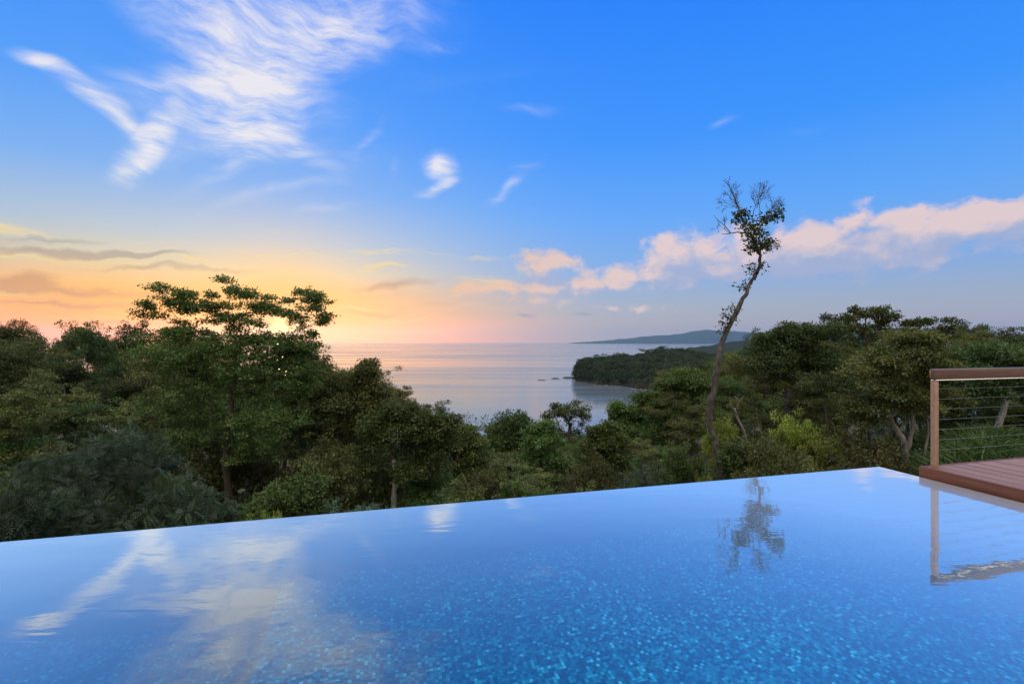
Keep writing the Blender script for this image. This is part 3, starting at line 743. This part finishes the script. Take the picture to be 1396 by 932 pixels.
hero('umbrella_tree', 'open umbrella shaped tree silhouetted against the water left of the leaning tree', 40.0,
     [(768,664), (770,640), (772,615), (775,592), (778,578)],
     [(774,556,26,6,1.3), (760,562,14,5,.8), (790,560,14,7,.8), (776,570,12,10,.5), (750,582,16,10,.9), (795,575,8,7,.4), (740,592,14,10,.7), (770,605,30,14,1), (757,553,7,3,.4), (798,566,7,4,.4), (784,549,8,3,.4), (765,590,20,10,.8), (786,590,14,9,.6), (748,566,8,4,.3)],
     210, 20, 0.24, 0.36, 0.55, 'mid', BARK_D, 18, 0.20, widths=[8,7,6,4])
hero('two_lobed_tree', 'narrow tree with two leafy lobes standing in front of the bay', 34.0,
     [(855,664), (856,640), (857,615), (860,592), (862,575)],
     [(842,556,10,9,.8), (852,572,20,14,1.4), (870,558,12,9,.8), (864,585,22,14,1.2), (848,595,22,12,.9), (876,578,10,10,.5)],
     220, 52, 0.22, 0.42, 0.65, 'mid', BARK_D, 19, 0.17, widths=[8,7,6,4])
hero('spreading_tree', 'spreading tree whose branch reaches left over the bay', 30.0,
     [(925,664), (926,640), (924,610), (922,585), (922,560), (926,540)],
     [(878,540,18,7,.9), (895,548,22,9,1), (915,520,30,10,1.2), (935,510,26,10,1), (908,566,24,12,1), (938,545,28,18,1.4), (900,585,22,9,.6), (928,580,30,18,1.2), (950,525,22,16,1), (884,556,10,6,.4)],
     300, 54, 0.20, 0.42, 0.5, 'mid', BARK, 20, 0.19, widths=[8,7,6,4])
hero('broken_limb_tree', 'tree with a thick forked trunk and a broken reddish limb stub', 22.0,
     [(1084,640), (1082,615), (1078,590), (1076,565), (1075,545), (1080,530), (1090,520)],
     [(1060,470,36,16,1), (1095,462,34,14,1), (1120,452,30,11,1), (1050,500,30,18,1), (1110,490,36,22,1.3), (1080,450,26,8,.7), (1130,515,32,22,1)],
     320, 52, 0.17, 0.36, 0.5, 'dark', BARK, 21, 0.20, widths=[14,13,12,11,11,9,6], extra=[([(1077,548), (1074,538), (1074,530)], 0.15, 0.13)])
hero('skyline_open_tree', 'airy round topped tree rising highest on the right skyline', 36.0,
     [(1185,560), (1184,530), (1182,500), (1182,475), (1181,458)],
     [(1163,420,5,3,.35), (1150,434,18,6,1), (1124,432,6,5,.4), (1176,428,16,6,1), (1195,424,20,6,1.1), (1208,434,16,8,1), (1165,446,28,7,1), (1195,448,30,8,1), (1135,448,22,6,.8), (1180,460,40,10,1.4), (1218,430,7,5,.5)],
     260, 20, 0.24, 0.30, 0.6, 'mid', BARK, 22, 0.20, widths=[8,7,6,4])
hero('skyline_twiggy_tree', 'flat twiggy tree on the right skyline just left of the railing post', 36.0,
     [(1262,560), (1261,530), (1260,500), (1260,475), (1260,460)],
     [(1240,440,12,4,.8), (1262,438,14,4,.9), (1292,437,12,4,.6), (1284,448,12,5,.6), (1250,452,26,6,1), (1275,458,28,7,1), (1234,452,12,5,.6)],
     170, 20, 0.24, 0.30, 0.55, 'mid', BARK, 23, 0.18, widths=[8,7,6,4])
hero('forked_pale_tree', 'tree with a pale forked trunk at the right corner of the pool', 13.0,
     [(1240,662), (1238,640), (1234,618), (1228,598), (1222,580), (1215,565)],
     [(1190,500,44,16,1), (1230,480,44,16,1.1), (1270,505,36,16,1), (1205,535,40,18,1.1), (1255,540,38,20,1.1), (1180,560,28,18,.8), (1290,545,26,18,.7), (1235,460,34,10,.8)],
     420, 50, 0.115, 0.26, 0.4, 'olive', BARK_G, 24, 0.10, widths=[11,9.5,7.5,6,5,3.5], gnarl=0.012, extra=[([(1236,616), (1240,605), (1241,596), (1245,582), (1244,570), (1247,555), (1246,545), (1250,520)], 0.062, 0.022), ([(1258,640), (1260,625), (1262,610), (1266,590), (1265,575), (1262,550)], 0.035, 0.014)])
hero('pale_trunk_tree', 'tree with a short pale trunk seen through the railing cables', 17.0,
     [(1362,604), (1364,582), (1367,560), (1368,545), (1376,536), (1388,529)],
     [(1340,505,40,14,1), (1380,500,40,16,1), (1410,515,40,18,1), (1360,480,40,14,1), (1330,530,26,14,.7), (1420,545,30,14,.7)],
     300, 50, 0.14, 0.30, 0.45, 'dark', BARK_P, 25, 0.13, widths=[8,8,7,6,4,3])
# dead pale sapling
def bare_tree(name, label, y, paths, bark):
    org = at(*paths[0][0][0], y); w = MB()
    for (pp, r0, r1) in paths:
        P = [at(px, py, y) + Vector((0, 0.15 * math.sin(i * 2.1), 0)) - org for i, (px, py) in enumerate(pp)]; n = len(P)
        w.tube([tuple(p) for p in P], [r0 + (r1 - r0) * i / (n - 1) for i in range(n)], 6)
    o = w.build(name, bark, None, True); o.location = org; tag(o, label, 'tree'); return o
bare_tree('bare_sapling', 'small dead sapling with pale forked twigs right of the leaning tree', 20.0,
    [([(1024,640), (1020,605), (1012,585), (1005,568), (1003,556)], 0.075, 0.032), ([(1004,566), (1008,550), (1012,538)], 0.024, 0.010), ([(1004,564), (998,550), (992,540)], 0.024, 0.010), ([(1009,548), (1004,540)], 0.014, 0.008), ([(1013,588), (1002,578), (994,566)], 0.026, 0.012)], BARK_G)

hero('tall_gully_tree', 'slim tree with stacked leafy tufts rising between the round dark tree and the umbrella tree', 24.0,
     [(738,672), (739,650), (737,625), (740,600), (739,585)],
     [(728,586,12,7,.9), (745,580,13,8,1), (738,598,20,9,1.2), (722,604,12,8,.8), (757,600,12,8,.8), (740,618,24,10,1.2), (718,628,14,9,.8), (760,630,16,9,.8), (740,645,24,10,.8)],
     200, 46, 0.16, 0.28, 0.6, 'mid', BARK, 41, 0.12, widths=[7,6,5,4,3], gnarl=0.02)
hero('tufted_tree', 'leafy tree with several separate tufts just left of the spreading tree', 20.0,
     [(822,668), (823,645), (821,620), (824,598), (823,584)],
     [(812,588,12,7,.9), (830,582,12,7,.9), (822,600,22,9,1.3), (842,602,12,7,.8), (804,610,14,8,.9), (826,620,26,10,1.2), (845,628,14,9,.8), (802,632,14,9,.7)],
     230, 46, 0.15, 0.25, 0.6, 'mid', BARK_D, 43, 0.11, widths=[7,6,5,4,3], gnarl=0.02)
hero('bushy_gully_tree', 'bushy olive tree midway between the pale crooked trunk and the round dark tree', 20.0,
     [(622,690), (624,665), (621,640), (625,615), (624,598)],
     [(612,594,16,8,1), (632,588,16,8,1), (648,600,14,8,.8), (622,608,28,10,1.3), (600,612,14,8,.8), (640,624,26,11,1.2), (606,634,22,11,1), (650,642,18,10,.8), (622,655,26,10,.8)],
     300, 46, 0.15, 0.27, 0.6, 'olive', BARK, 44, 0.11, widths=[7,6,5,4,3], gnarl=0.02)

# ---- forest: rows of trees and shrubs on the slope, every one an object of its own
SIL = [(-260,446), (0,441), (40,438), (90,434), (125,442), (170,446), (200,440), (300,470), (430,500), (470,508), (500,500), (520,520), (545,540), (580,547), (612,550), (630,572), (662,578), (690,576), (720,590), (735,596), (760,584),
       (800,574), (830,580), (850,582), (872,604), (890,574), (905,530), (930,508), (960,500), (985,490), (1010,474), (1040,458), (1070,448), (1100,447), (1130,446), (1160,446), (1220,444), (1250,446), (1300,442), (1325,450), (1350,448), (1396,448), (1660,440)]
def sil(px):
    return float(np.interp(px, [a for a, _ in SIL], [b for _, b in SIL]))
def edge(px): return 748 - 107.0 * px / 1203 if px < 1203 else 641 + 0.2 * (px - 1203)
MARKS = [(307, 'the flat-topped tree'), (535, 'the pale crooked trunk'), (697, 'the round dark tree'), (985, 'the leaning tree'), (1236, 'the forked pale trunk')]
ORD = ['first', 'second', 'third', 'fourth', 'fifth', 'sixth', 'seventh', 'eighth', 'ninth', 'tenth', 'eleventh', 'twelfth', 'thirteenth']
LOOK = {'dense_a': 'dark green tree', 'dense_b': 'leafy green tree', 'dense_c': 'olive green tree', 'layered': 'layered green tree', 'layered_b': 'layered olive tree',
        'open': 'loose crowned green tree', 'open_b': 'loose crowned olive tree', 'round': 'rounded dark bushy tree', 'feather': 'feathery blue-green tree', 'shrub': 'low olive shrub', 'shrub_b': 'leafy green shrub',
        'shrub_lime': 'bright lime green shrub', 'shrub_feather': 'feathery blue-green shrub'}
def forest_row(rowname, y, sp, frac, kinds, seed, px0=-210, px1=1610, jit=0.25, cat='tree', wide=1.3, skip=(), group=None, ymul=0.12):
    rng = np.random.default_rng(seed); items = []
    px = px0 + rng.uniform(0, sp)
    while px < px1:
        p = px + rng.uniform(-jit, jit) * sp; s = sp * rng.uniform(0.85, 1.2)
        yy = y * rng.uniform(1 - ymul, 1 + ymul)
        if not any(a <= p <= b for a, b in skip):
            mid = 560 < p < 960 and frac > 0.02
            top = sil(p) + (edge(p) - sil(p)) * max(0.0, frac + (rng.uniform(-0.16, 0.26) if mid else rng.uniform(-0.10, 0.08)))
            if mid: s *= rng.uniform(0.62, 1.0)
            items.append((p, yy, top, s))
        px += sp * rng.uniform(0.8, 1.15)
    cnts = {}
    rows = []
    for it in items:
        mk = min(MARKS, key=lambda m: abs(m[0] - it[0])); side = 'left' if it[0] < mk[0] else 'right'
        rows.append((mk, side, abs(it[0] - mk[0]), it))
    for mk, side, d, (p, yy, top, s) in sorted(rows, key=lambda r: r[2]):
        x = (p - 698) / F * yy; zt = CAM_H - (top - 465.5) / F * yy; zb = gz(x, yy) - 0.15
        H = max(2.0 if cat == 'tree' else 0.9, zt - zb)
        key = kinds[int(rng.integers(len(kinds)))]
        k = (mk[1], side); cnts[k] = cnts.get(k, 0) + 1
        label = f"{LOOK[key]} {rowname}, {ORD[min(cnts[k]-1, 12)]} {side} of {mk[1]}"
        Rr = s * wide * 0.5 * yy / F
        plant(key, (x, yy, zb), H, Rr, rng.uniform(0, 6.28), label, cat, group)

forest_row('on the skyline', 60.0, 60, 0.01, ['dense_a', 'dense_b', 'layered', 'layered_b', 'open', 'open_b', 'dense_c'], 101, wide=1.6, group='trees along the forest skyline')
forest_row('below the skyline', 48.0, 62, 0.05, ['dense_a', 'dense_b', 'dense_c', 'layered', 'layered_b', 'round'], 102, wide=1.5, group='trees below the skyline')
forest_row('in the gully', 72.0, 40, 0.03, ['dense_a', 'dense_b', 'dense_c', 'round', 'layered'], 108, px0=420, px1=905, wide=1.6, group='trees down in the gully')
forest_row('in mid slope', 38.0, 72, 0.10, ['dense_a', 'dense_c', 'dense_b', 'layered', 'layered_b'], 103, wide=1.5, group='trees halfway down the slope')
forest_row('low on the slope', 29.0, 82, 0.17, ['dense_a', 'dense_b', 'dense_c', 'layered_b', 'layered'], 104, wide=1.45, group='trees low on the slope')
forest_row('above the pool edge', 21.0, 92, 0.29, ['dense_a', 'dense_b', 'dense_c', 'layered_b', 'open', 'feather', 'open_b'], 107, wide=1.45, skip=((955,1015),), group='trees above the pool edge')
forest_row('near the water', 15.0, 88, 0.52, ['shrub', 'shrub_b', 'shrub_feather', 'shrub'], 105, cat='shrub', wide=1.6, skip=((440,480),(515,560),(955,1010),(1060,1190),(1215,1660)), group='shrubs near the pool edge')
forest_row('touching the pool edge', 11.0, 110, 0.78, ['shrub', 'shrub_b', 'shrub', 'shrub_feather'], 106, px1=1190, cat='shrub', wide=1.5, skip=((285,335),(515,560),(960,1005)), group='shrubs close to the pool edge', ymul=0.1)
# the ridge between the forest and the headland
for i, (p, yy, top, w, key) in enumerate([(905,120,508,46,'dense_a'), (935,110,500,44,'dense_b'), (962,128,494,42,'dense_a'), (985,105,486,44,'layered'), (1010,115,478,44,'dense_b'), (1038,100,462,46,'dense_a'), (892,95,532,40,'dense_b'), (920,90,520,40,'layered_b')]):
    x = (p - 698) / F * yy; zb = gz(x, yy) - 0.3; zt = CAM_H - (top - 465.5) / F * yy
    plant(key, (x, yy, zb), max(4, zt - zb), w * 0.62 * yy / F, i * 1.3, ['small hazy tree lowest on the ridge above the bay', 'hazy tree on the ridge just left of the leaning trunk', 'hazy tree on the ridge touching the leaning trunk', 'layered hazy tree right behind the leaning trunk', 'hazy tree right of the leaning trunk on the ridge', 'hazy tree at the top of the ridge below the mountains', 'hazy tree where the ridge meets the bay', 'layered hazy tree over the bay shore'][i], 'tree', 'trees on the ridge above the bay')

for (px, top, y, w, key, lab) in [(386, 466, 24.0, 150, 'dense_b', 'leafy tree directly behind the right half of the flat-topped crown'), (250, 452, 27.0, 150, 'dense_c', 'olive tree directly behind the left half of the flat-topped crown'),
                                  (1128, 505, 17.5, 120, 'layered', 'layered green tree over the lime shrubs on the right'), (60, 500, 15.0, 170, 'layered_b', 'tall layered olive tree above the large blue-green bush')]:
    x = (px - 698) / F * y; zb = gz(x, y) - 0.2; plant(key, (x, y, zb), CAM_H - (top - 465.5) / F * y - zb, w * 0.5 * y / F, px * 0.3, lab)
# hand-placed shrubs
def shrub_at(key, px, top, y, w, label, base=None, name='shrub'):
    x = (px - 698) / F * y; zb = gz(x, y) - 0.1 if base is None else CAM_H - (base - 465.5) / F * y
    zt = CAM_H - (top - 465.5) / F * y
    return plant(key, (x, y, zb), max(0.4, zt - zb), w * 0.5 * y / F, px * 0.7, label, 'shrub', None, name)
shrub_at('feather', 105, 592, 9.5, 250, 'large feathery blue-green bush in the lower left corner above the pool')
shrub_at('shrub_feather', 10, 640, 8.5, 150, 'feathery blue-green shrub at the far left pool edge')
shrub_at('shrub', 205, 640, 10.5, 130, 'olive feathery shrub right of the large blue-green bush')
shrub_at('shrub_lime', 352, 692, 10.0, 78, 'small bright leafy shrub at the pool edge right of the flat-topped trunk')
shrub_at('shrub_lime', 14, 735, 6.5, 40, 'tiny yellowish shrub at the left end of the pool edge')
shrub_at('shrub_lime', 1092, 556, 17.0, 100, 'lime green flat shrub in front of the broken limb trunk')
shrub_at('shrub_lime', 1128, 580, 16.0, 96, 'broad lime green shrub below the flat lime shrub')
shrub_at('shrub_b', 1040, 596, 15.0, 170, 'wide leafy green shrub right of the leaning trunk base')
shrub_at('shrub_lime', 1120, 626, 12.0, 70, 'low yellow-green shrub close to the water right of centre')
shrub_at('shrub_lime', 960, 640, 13.0, 46, 'low yellow-green shrub left of the leaning trunk base')
shrub_at('shrub_lime', 978, 560, 21.0, 70, 'light green shrub climbing behind the leaning trunk')
shrub_at('shrub_b', 925, 600, 17.0, 90, 'upright leafy green shrub left of the leaning tree')
shrub_at('shrub_lime', 1395, 470, 24.0, 50, 'bright green bush above the railing at the right edge')
shrub_at('shrub_b', 1190, 600, 13.0, 90, 'dark leafy shrub left of the forked pale trunk')
shrub_at('shrub_b', 855, 655, 12.0, 30, 'tiny leafy shrub at the pool edge below the bay')

# ---- undergrowth: what nobody could count
def build_undergrowth():
    rng = np.random.default_rng(77); b = MB()
    n = 9000
    px = rng.uniform(-700, 2600, n); y = 6.8 * (9.5 ** rng.random(n))
    x = (px - 698) / F * y
    k = ((x - PC.x) * e2.x + (y - PC.y) * e2.y) < -0.55            # beyond the overflow edge
    k |= ((x - PC.x) * e1.x + (y - PC.y) * e1.y) > 6.6
    k &= ~((px > 1235) & (y < 17))
    x, y = x[k], y[k]
    z = ground(x, y) + rng.uniform(0.05, 0.5, len(x)) * (1 + y * 0.02)
    V, tn = leaves_at(rng, np.stack([x, y, z], 1), 22, 0.30 + y * 0.012, 0.6, 0.20, rng.uniform(0.1, 0.7, len(x)), droop=0.0)
    b.quads(V, tn)
    o = b.build('undergrowth', LEAF['dark']); tag(o, 'low leafy undergrowth covering the forest floor', 'undergrowth', kind='stuff')
build_undergrowth()
def build_grass():
    rng = np.random.default_rng(78); b = MB(); n = 30000
    px = rng.uniform(1255, 1640, n); y = rng.uniform(8.3, 17, n); x = (px - 698) / F * y
    hump = 0.55 + 0.35 * np.sin(x * 0.9) * np.sin(y * 0.8)
    z = ground(x, y); L = rng.uniform(0.25, 0.6, n) * hump * 1.2 
    base = np.stack([x, y, z + rng.uniform(-0.02, 0.35, n) * hump], 1)
    d = np.stack([rng.normal(size=n) * 0.55, rng.normal(size=n) * 0.55, np.ones(n)], 1); d /= np.linalg.norm(d, axis=1, keepdims=True)
    s = np.cross(d, rng.normal(size=(n, 3))); s /= np.linalg.norm(s, axis=1, keepdims=True)
    w = 0.016; tip = base + d * L[:, None] + np.stack([d[:, 0], d[:, 1], -np.ones(n) * 0.3], 1) * (L * 0.35)[:, None]; mid = base + d * (L * 0.55)[:, None]
    V = np.stack([base, mid - s * w, tip, mid + s * w], 1); b.quads(V, rng.random(n))
    o = b.build('grass', LEAF['grass']); tag(o, 'tall green grass on the bank behind the deck', 'grass', kind='stuff')
build_grass()

# ------------------------------------------------------------------ far land
def ridge(name, label, pts_px, y, thick, base_z, mat, seed, rough=1.0, n=160, rows=14, front=1.0, kind='structure', cat='hill'):
    """land with a skyline traced at depth y; slopes down on both sides over thick metres"""
    rng = np.random.default_rng(seed); xs = np.linspace(pts_px[0][0], pts_px[-1][0], n)
    tp = np.interp(xs, [p for p, _ in pts_px], [q for _, q in pts_px])
    ph = rng.uniform(0, 6.28, 12)
    b = MB(); vs = []; q = []
    for j in range(rows + 1):
        f = j / rows; g = (f - 0.5) * 2
        yy = y + g * thick * (front if g < 0 else 1.0)
        for i, p in enumerate(xs):
            X = (p - 698) / F * y; zt = CAM_H - (tp[i] - 465.5) / F * y
            prof = max(0.0, 1 - abs(g) ** 1.25)
            nz = sum(math.sin(X * (k + 1) * 5.1 / (thick) + yy * (k + 1) * 3.7 / thick + ph[k]) / (k + 1.6) for k in range(9)) * rough * thick * 0.035
            vs.append((X, yy, base_z - 4 + (zt - base_z + 4) * prof + nz * prof * (1 if abs(g) > 0.05 else 0.4)))
    for j in range(rows):
        for i in range(n - 1):
            k = j * n + i; q.append((k, k + 1, k + n + 1, k + n))
    b.add(vs, q); o = b.build(name, mat, smooth=True); tag(o, label, cat, kind=kind)
    return o
def land_mat(name, c1, c2, sc):
    m, t, out = new_mat(name); tc = t.n('ShaderNodeTexCoord'); n1 = t.noise(tc.outputs['Object'], sc, 9, 0.7)
    principled(t, out, t.ramp(n1, [(0.35, c1), (0.65, c2)]), 0.95, bump(t, n1, 1.0, 0.25 / sc), 0, 0.1); return m
WOODS = land_mat('distant_forest', (0.020,0.028,0.016,1), (0.042,0.055,0.028,1), 0.012)
WOODS2 = land_mat('near_hill_forest', (0.010,0.016,0.010,1), (0.024,0.034,0.018,1), 0.05)
ridge('mountains', 'long blue mountain range beyond the bay', [(775,468), (800,465.2), (830,464), (855,461.8), (880,458), (905,456.5), (925,454), (945,450.5), (965,449), (985,451.5), (1005,451), (1030,454), (1050,456), (1100,458), (1200,456), (1320,459), (1500,462)],
      17000, 2600, SEA_Z, WOODS, 3, 0.55)
ridge('hill', 'dark wooded hill behind the headland', [(925,480), (945,474), (965,470.5), (985,467), (1005,464), (1025,461), (1042,459), (1060,460), (1100,463), (1200,466)], 2300, 380, SEA_Z, WOODS2, 4, 0.6)

def build_headland():
    Y = 655.0
    prof = [(784,519), (785,504), (790,496), (800,493), (815,491), (830,488), (845,487), (860,488), (880,484), (895,480), (915,478), (935,480), (955,483), (980,486), (1010,484), (1040,480), (1090,476), (1180,476)]
    cliff = land_mat('headland_rock_and_soil', (0.016,0.020,0.013,1), (0.048,0.046,0.034,1), 0.09)
    n = 130; xs = np.linspace(784, 1180, n); tp = np.interp(xs, [p for p, _ in prof], [q for _, q in prof])
    rng = np.random.default_rng(9)
    rowsg = [-1.0, -0.97, -0.9, -0.8, -0.65, -0.45, -0.2, 0, 0.3, 0.65, 1.0]; hz = [0.0, 0.22, 0.36, 0.5, 0.68, 0.84, 0.95, 1, 0.9, 0.6, 0.0]
    vs = []; q = []; surf = []
    for j, g in enumerate(rowsg):
        for i, p in enumerate(xs):
            X = (p - 698) / F * Y
            shore = 8 * math.sin(p * 0.11) + 5 * math.sin(p * 0.27 + 1) + 120 * sst(0, 1, (p - 800) / 180.0)     # the shore swings towards us on the right
            half = 22 + 55 * sst(0, 1, (p - 784) / 50.0)
            yy = Y + g * (half + (shore if g < 0 else 0))
            zt = CAM_H - (tp[i] - 465.5) / F * Y
            z = SEA_Z - 1.5 + (zt - SEA_Z + 1.5) * hz[j] + rng.normal() * 0.9 * (0.1 < hz[j])
            X2 = X * (yy / Y) if g < 0 else X
            vs.append((X2, yy, z))
    for j in range(len(rowsg) - 1):
        for i in range(n - 1):
            k = j * n + i; q.append((k, k + 1, k + n + 1, k + n))
    # left end closed by the shape of the profile itself
    b = MB(); b.add(vs, q); o = b.build('headland', cliff); tag(o, 'wooded headland with a low cliff reaching into the bay', 'headland', kind='structure')
    vs = np.array(vs).reshape(len(rowsg), n, 3)
    cen = []; ton = []
    for _ in range(1500):
        j = rng.integers(1, len(rowsg) - 3); i = int((n - 1) * rng.random() ** 1.25); f, h = rng.random(2)
        p = vs[j, i] * (1-f) * (1-h) + vs[j, i+1] * f * (1-h) + vs[j+1, i] * (1-f) * h + vs[j+1, i+1] * f * h
        r = rng.uniform(2.8, 6.0); tt = rng.uniform(0.05, 0.9); up = rng.uniform(0.0, 1.0) + (rng.random() < 0.15) * rng.uniform(1, 4)
        for _k in range(16):
            d = rng.normal(size=3); d[2] = abs(d[2]) * 0.9; d /= np.linalg.norm(d)
            cen.append(p + d * r * np.array([1, 1, 0.75]) + np.array([0, 0, up])); ton.append(tt + rng.normal() * 0.1)
    b = MB(); V, tn = leaves_at(rng, np.array(cen), 14, rng.uniform(0.8, 1.8, len(cen)), 0.6, 1.15, np.array(ton))
    b.quads(V, tn); o = b.build('headland_woods', LEAF['coast']); tag(o, 'dense woods covering the headland across the bay', 'woods', kind='stuff')
    for k, (px, top, w, key, lab) in enumerate([(851, 480, 13, 'open', 'leftmost umbrella tree standing out on the headland skyline'), (878, 475, 18, 'open_b', 'broad umbrella tree on the headland skyline, larger of two'),
                                                (902, 471, 22, 'dense_a', 'tall dense tree at the highest point of the headland'), (935, 476, 20, 'dense_b', 'rounded tree right of the highest headland tree')]):
        x = (px - 698) / F * Y; zb = CAM_H - (np.interp(px, [p for p, _ in prof], [r for _, r in prof]) + 4 - 465.5) / F * Y; zt = CAM_H - (top - 465.5) / F * Y
        plant(key, (x, Y - 4, zb), zt - zb, w * 0.55 * Y / F, k * 1.1, lab, 'tree', 'trees standing out on the headland')
    # thin line of surf along the foot of the headland
    b = MB(); fr = vs[0]; q3 = []; v3 = []
    for i in range(n):
        w = 1.2 + 1.6 * (0.5 + 0.5 * math.sin(i * 0.9)) * (0.5 + 0.5 * math.sin(i * 0.37 + 2))
        v3 += [(fr[i][0] * (1 - 2.0 / Y), fr[i][1] - 3.0 + 0.8, SEA_Z + 0.12), (fr[i][0] * (1 - 3.5 / Y), fr[i][1] - 3.0 - w, SEA_Z + 0.12)]
    for i in range(n - 1): q3.append((2*i, 2*i+1, 2*i+3, 2*i+2))
    b.add(v3, q3); m, t, out = new_mat('surf_foam'); tc = t.n('ShaderNodeTexCoord'); nn = t.noise(tc.outputs['Object'], 0.35, 4, 0.6)
    pb = principled(t, out, (0.7, 0.72, 0.74, 1), 0.6); t.link(t.smooth(nn, 0.46, 0.60), pb.inputs['Alpha'])
    o = b.build('surf', m); tag(o, 'thin broken line of white surf at the foot of the headland', 'surf', kind='stuff')
    # rocks running out from the point
    rk = land_mat('dark_sea_rock', (0.018,0.016,0.015,1), (0.05,0.045,0.04,1), 0.6)
    for (px, w, h, py, lab) in [(775, 11, 1.3, 514.5, 'long low dark rock off the tip of the headland'), (757, 7, 0.9, 515.5, 'low dark rock farther out from the headland tip'), (738, 8, 0.5, 517.5, 'flat outermost rock awash off the headland'), (786, 7, 1.6, 515.5, 'rock at the foot of the headland cliff')]:
        yy = -(SEA_Z - CAM_H) * F / (py - 465.5); c = Vector(((px - 698) / F * yy, yy, SEA_Z)); s = yy / F
        b = MB(); m_ = 22; vs2 = []; q2 = []
        for r_ in range(5):
            f = r_ / 4
            for k in range(m_):
                a = 2 * math.pi * k / m_; jj = 1 + 0.3 * math.sin(a * 3 + px) + 0.15 * math.sin(a * 7 + px * 2)
                vs2.append((math.cos(a) * w * s * (1 - f * 0.85) * jj, math.sin(a) * w * s * 0.5 * (1 - f * 0.85) * jj, -0.6 + (h + 0.6) * math.sin(f * math.pi / 2) * (1 + 0.25 * math.sin(a * 5 + px))))
        for r_ in range(4):
            for k in range(m_): q2.append((r_*m_+k, r_*m_+(k+1) % m_, (r_+1)*m_+(k+1) % m_, (r_+1)*m_+k))
        q2.append(tuple(4*m_+k for k in range(m_)))
        b.add(vs2, q2); o = b.build('rock', rk); o.location = c; tag(o, lab, 'rock', 'rocks off the headland')
build_headland()

# ------------------------------------------------------------------ haze
HAZE = 2.6e-5
if HAZE > 0:
    b = MB(); b.box((-26500, -26500, -62), (26500, 26500, 620))
    m, t, out = new_mat('sea_air')
    pv = t.n('ShaderNodeVolumePrincipled'); pv.inputs['Color'].default_value = (0.36, 0.70, 1.0, 1); pv.inputs['Density'].default_value = HAZE; pv.inputs['Anisotropy'].default_value = 0.7
    t.link(pv.outputs[0], out.inputs['Volume'])
    o = b.build('haze', m); tag(o, 'thin sea haze', 'haze', kind='stuff')

# ------------------------------------------------------------------ render settings
cy = scn.cycles
cy.use_denoising = True
try: cy.denoiser = 'OPENIMAGEDENOISE'; cy.denoising_input_passes = 'RGB_ALBEDO_NORMAL'; cy.denoising_prefilter = 'ACCURATE'
except Exception: pass
cy.max_bounces = 8; cy.diffuse_bounces = 3; cy.glossy_bounces = 3; cy.transmission_bounces = 5; cy.transparent_max_bounces = 8; cy.volume_bounces = 1
cy.sample_clamp_indirect = 6.0; cy.caustics_refractive = True; cy.caustics_reflective = True
vsx = scn.view_settings; vsx.view_transform = 'Standard'; vsx.look = 'None'; vsx.exposure = 0.0; vsx.gamma = 1.0; vsx.use_curve_mapping = False
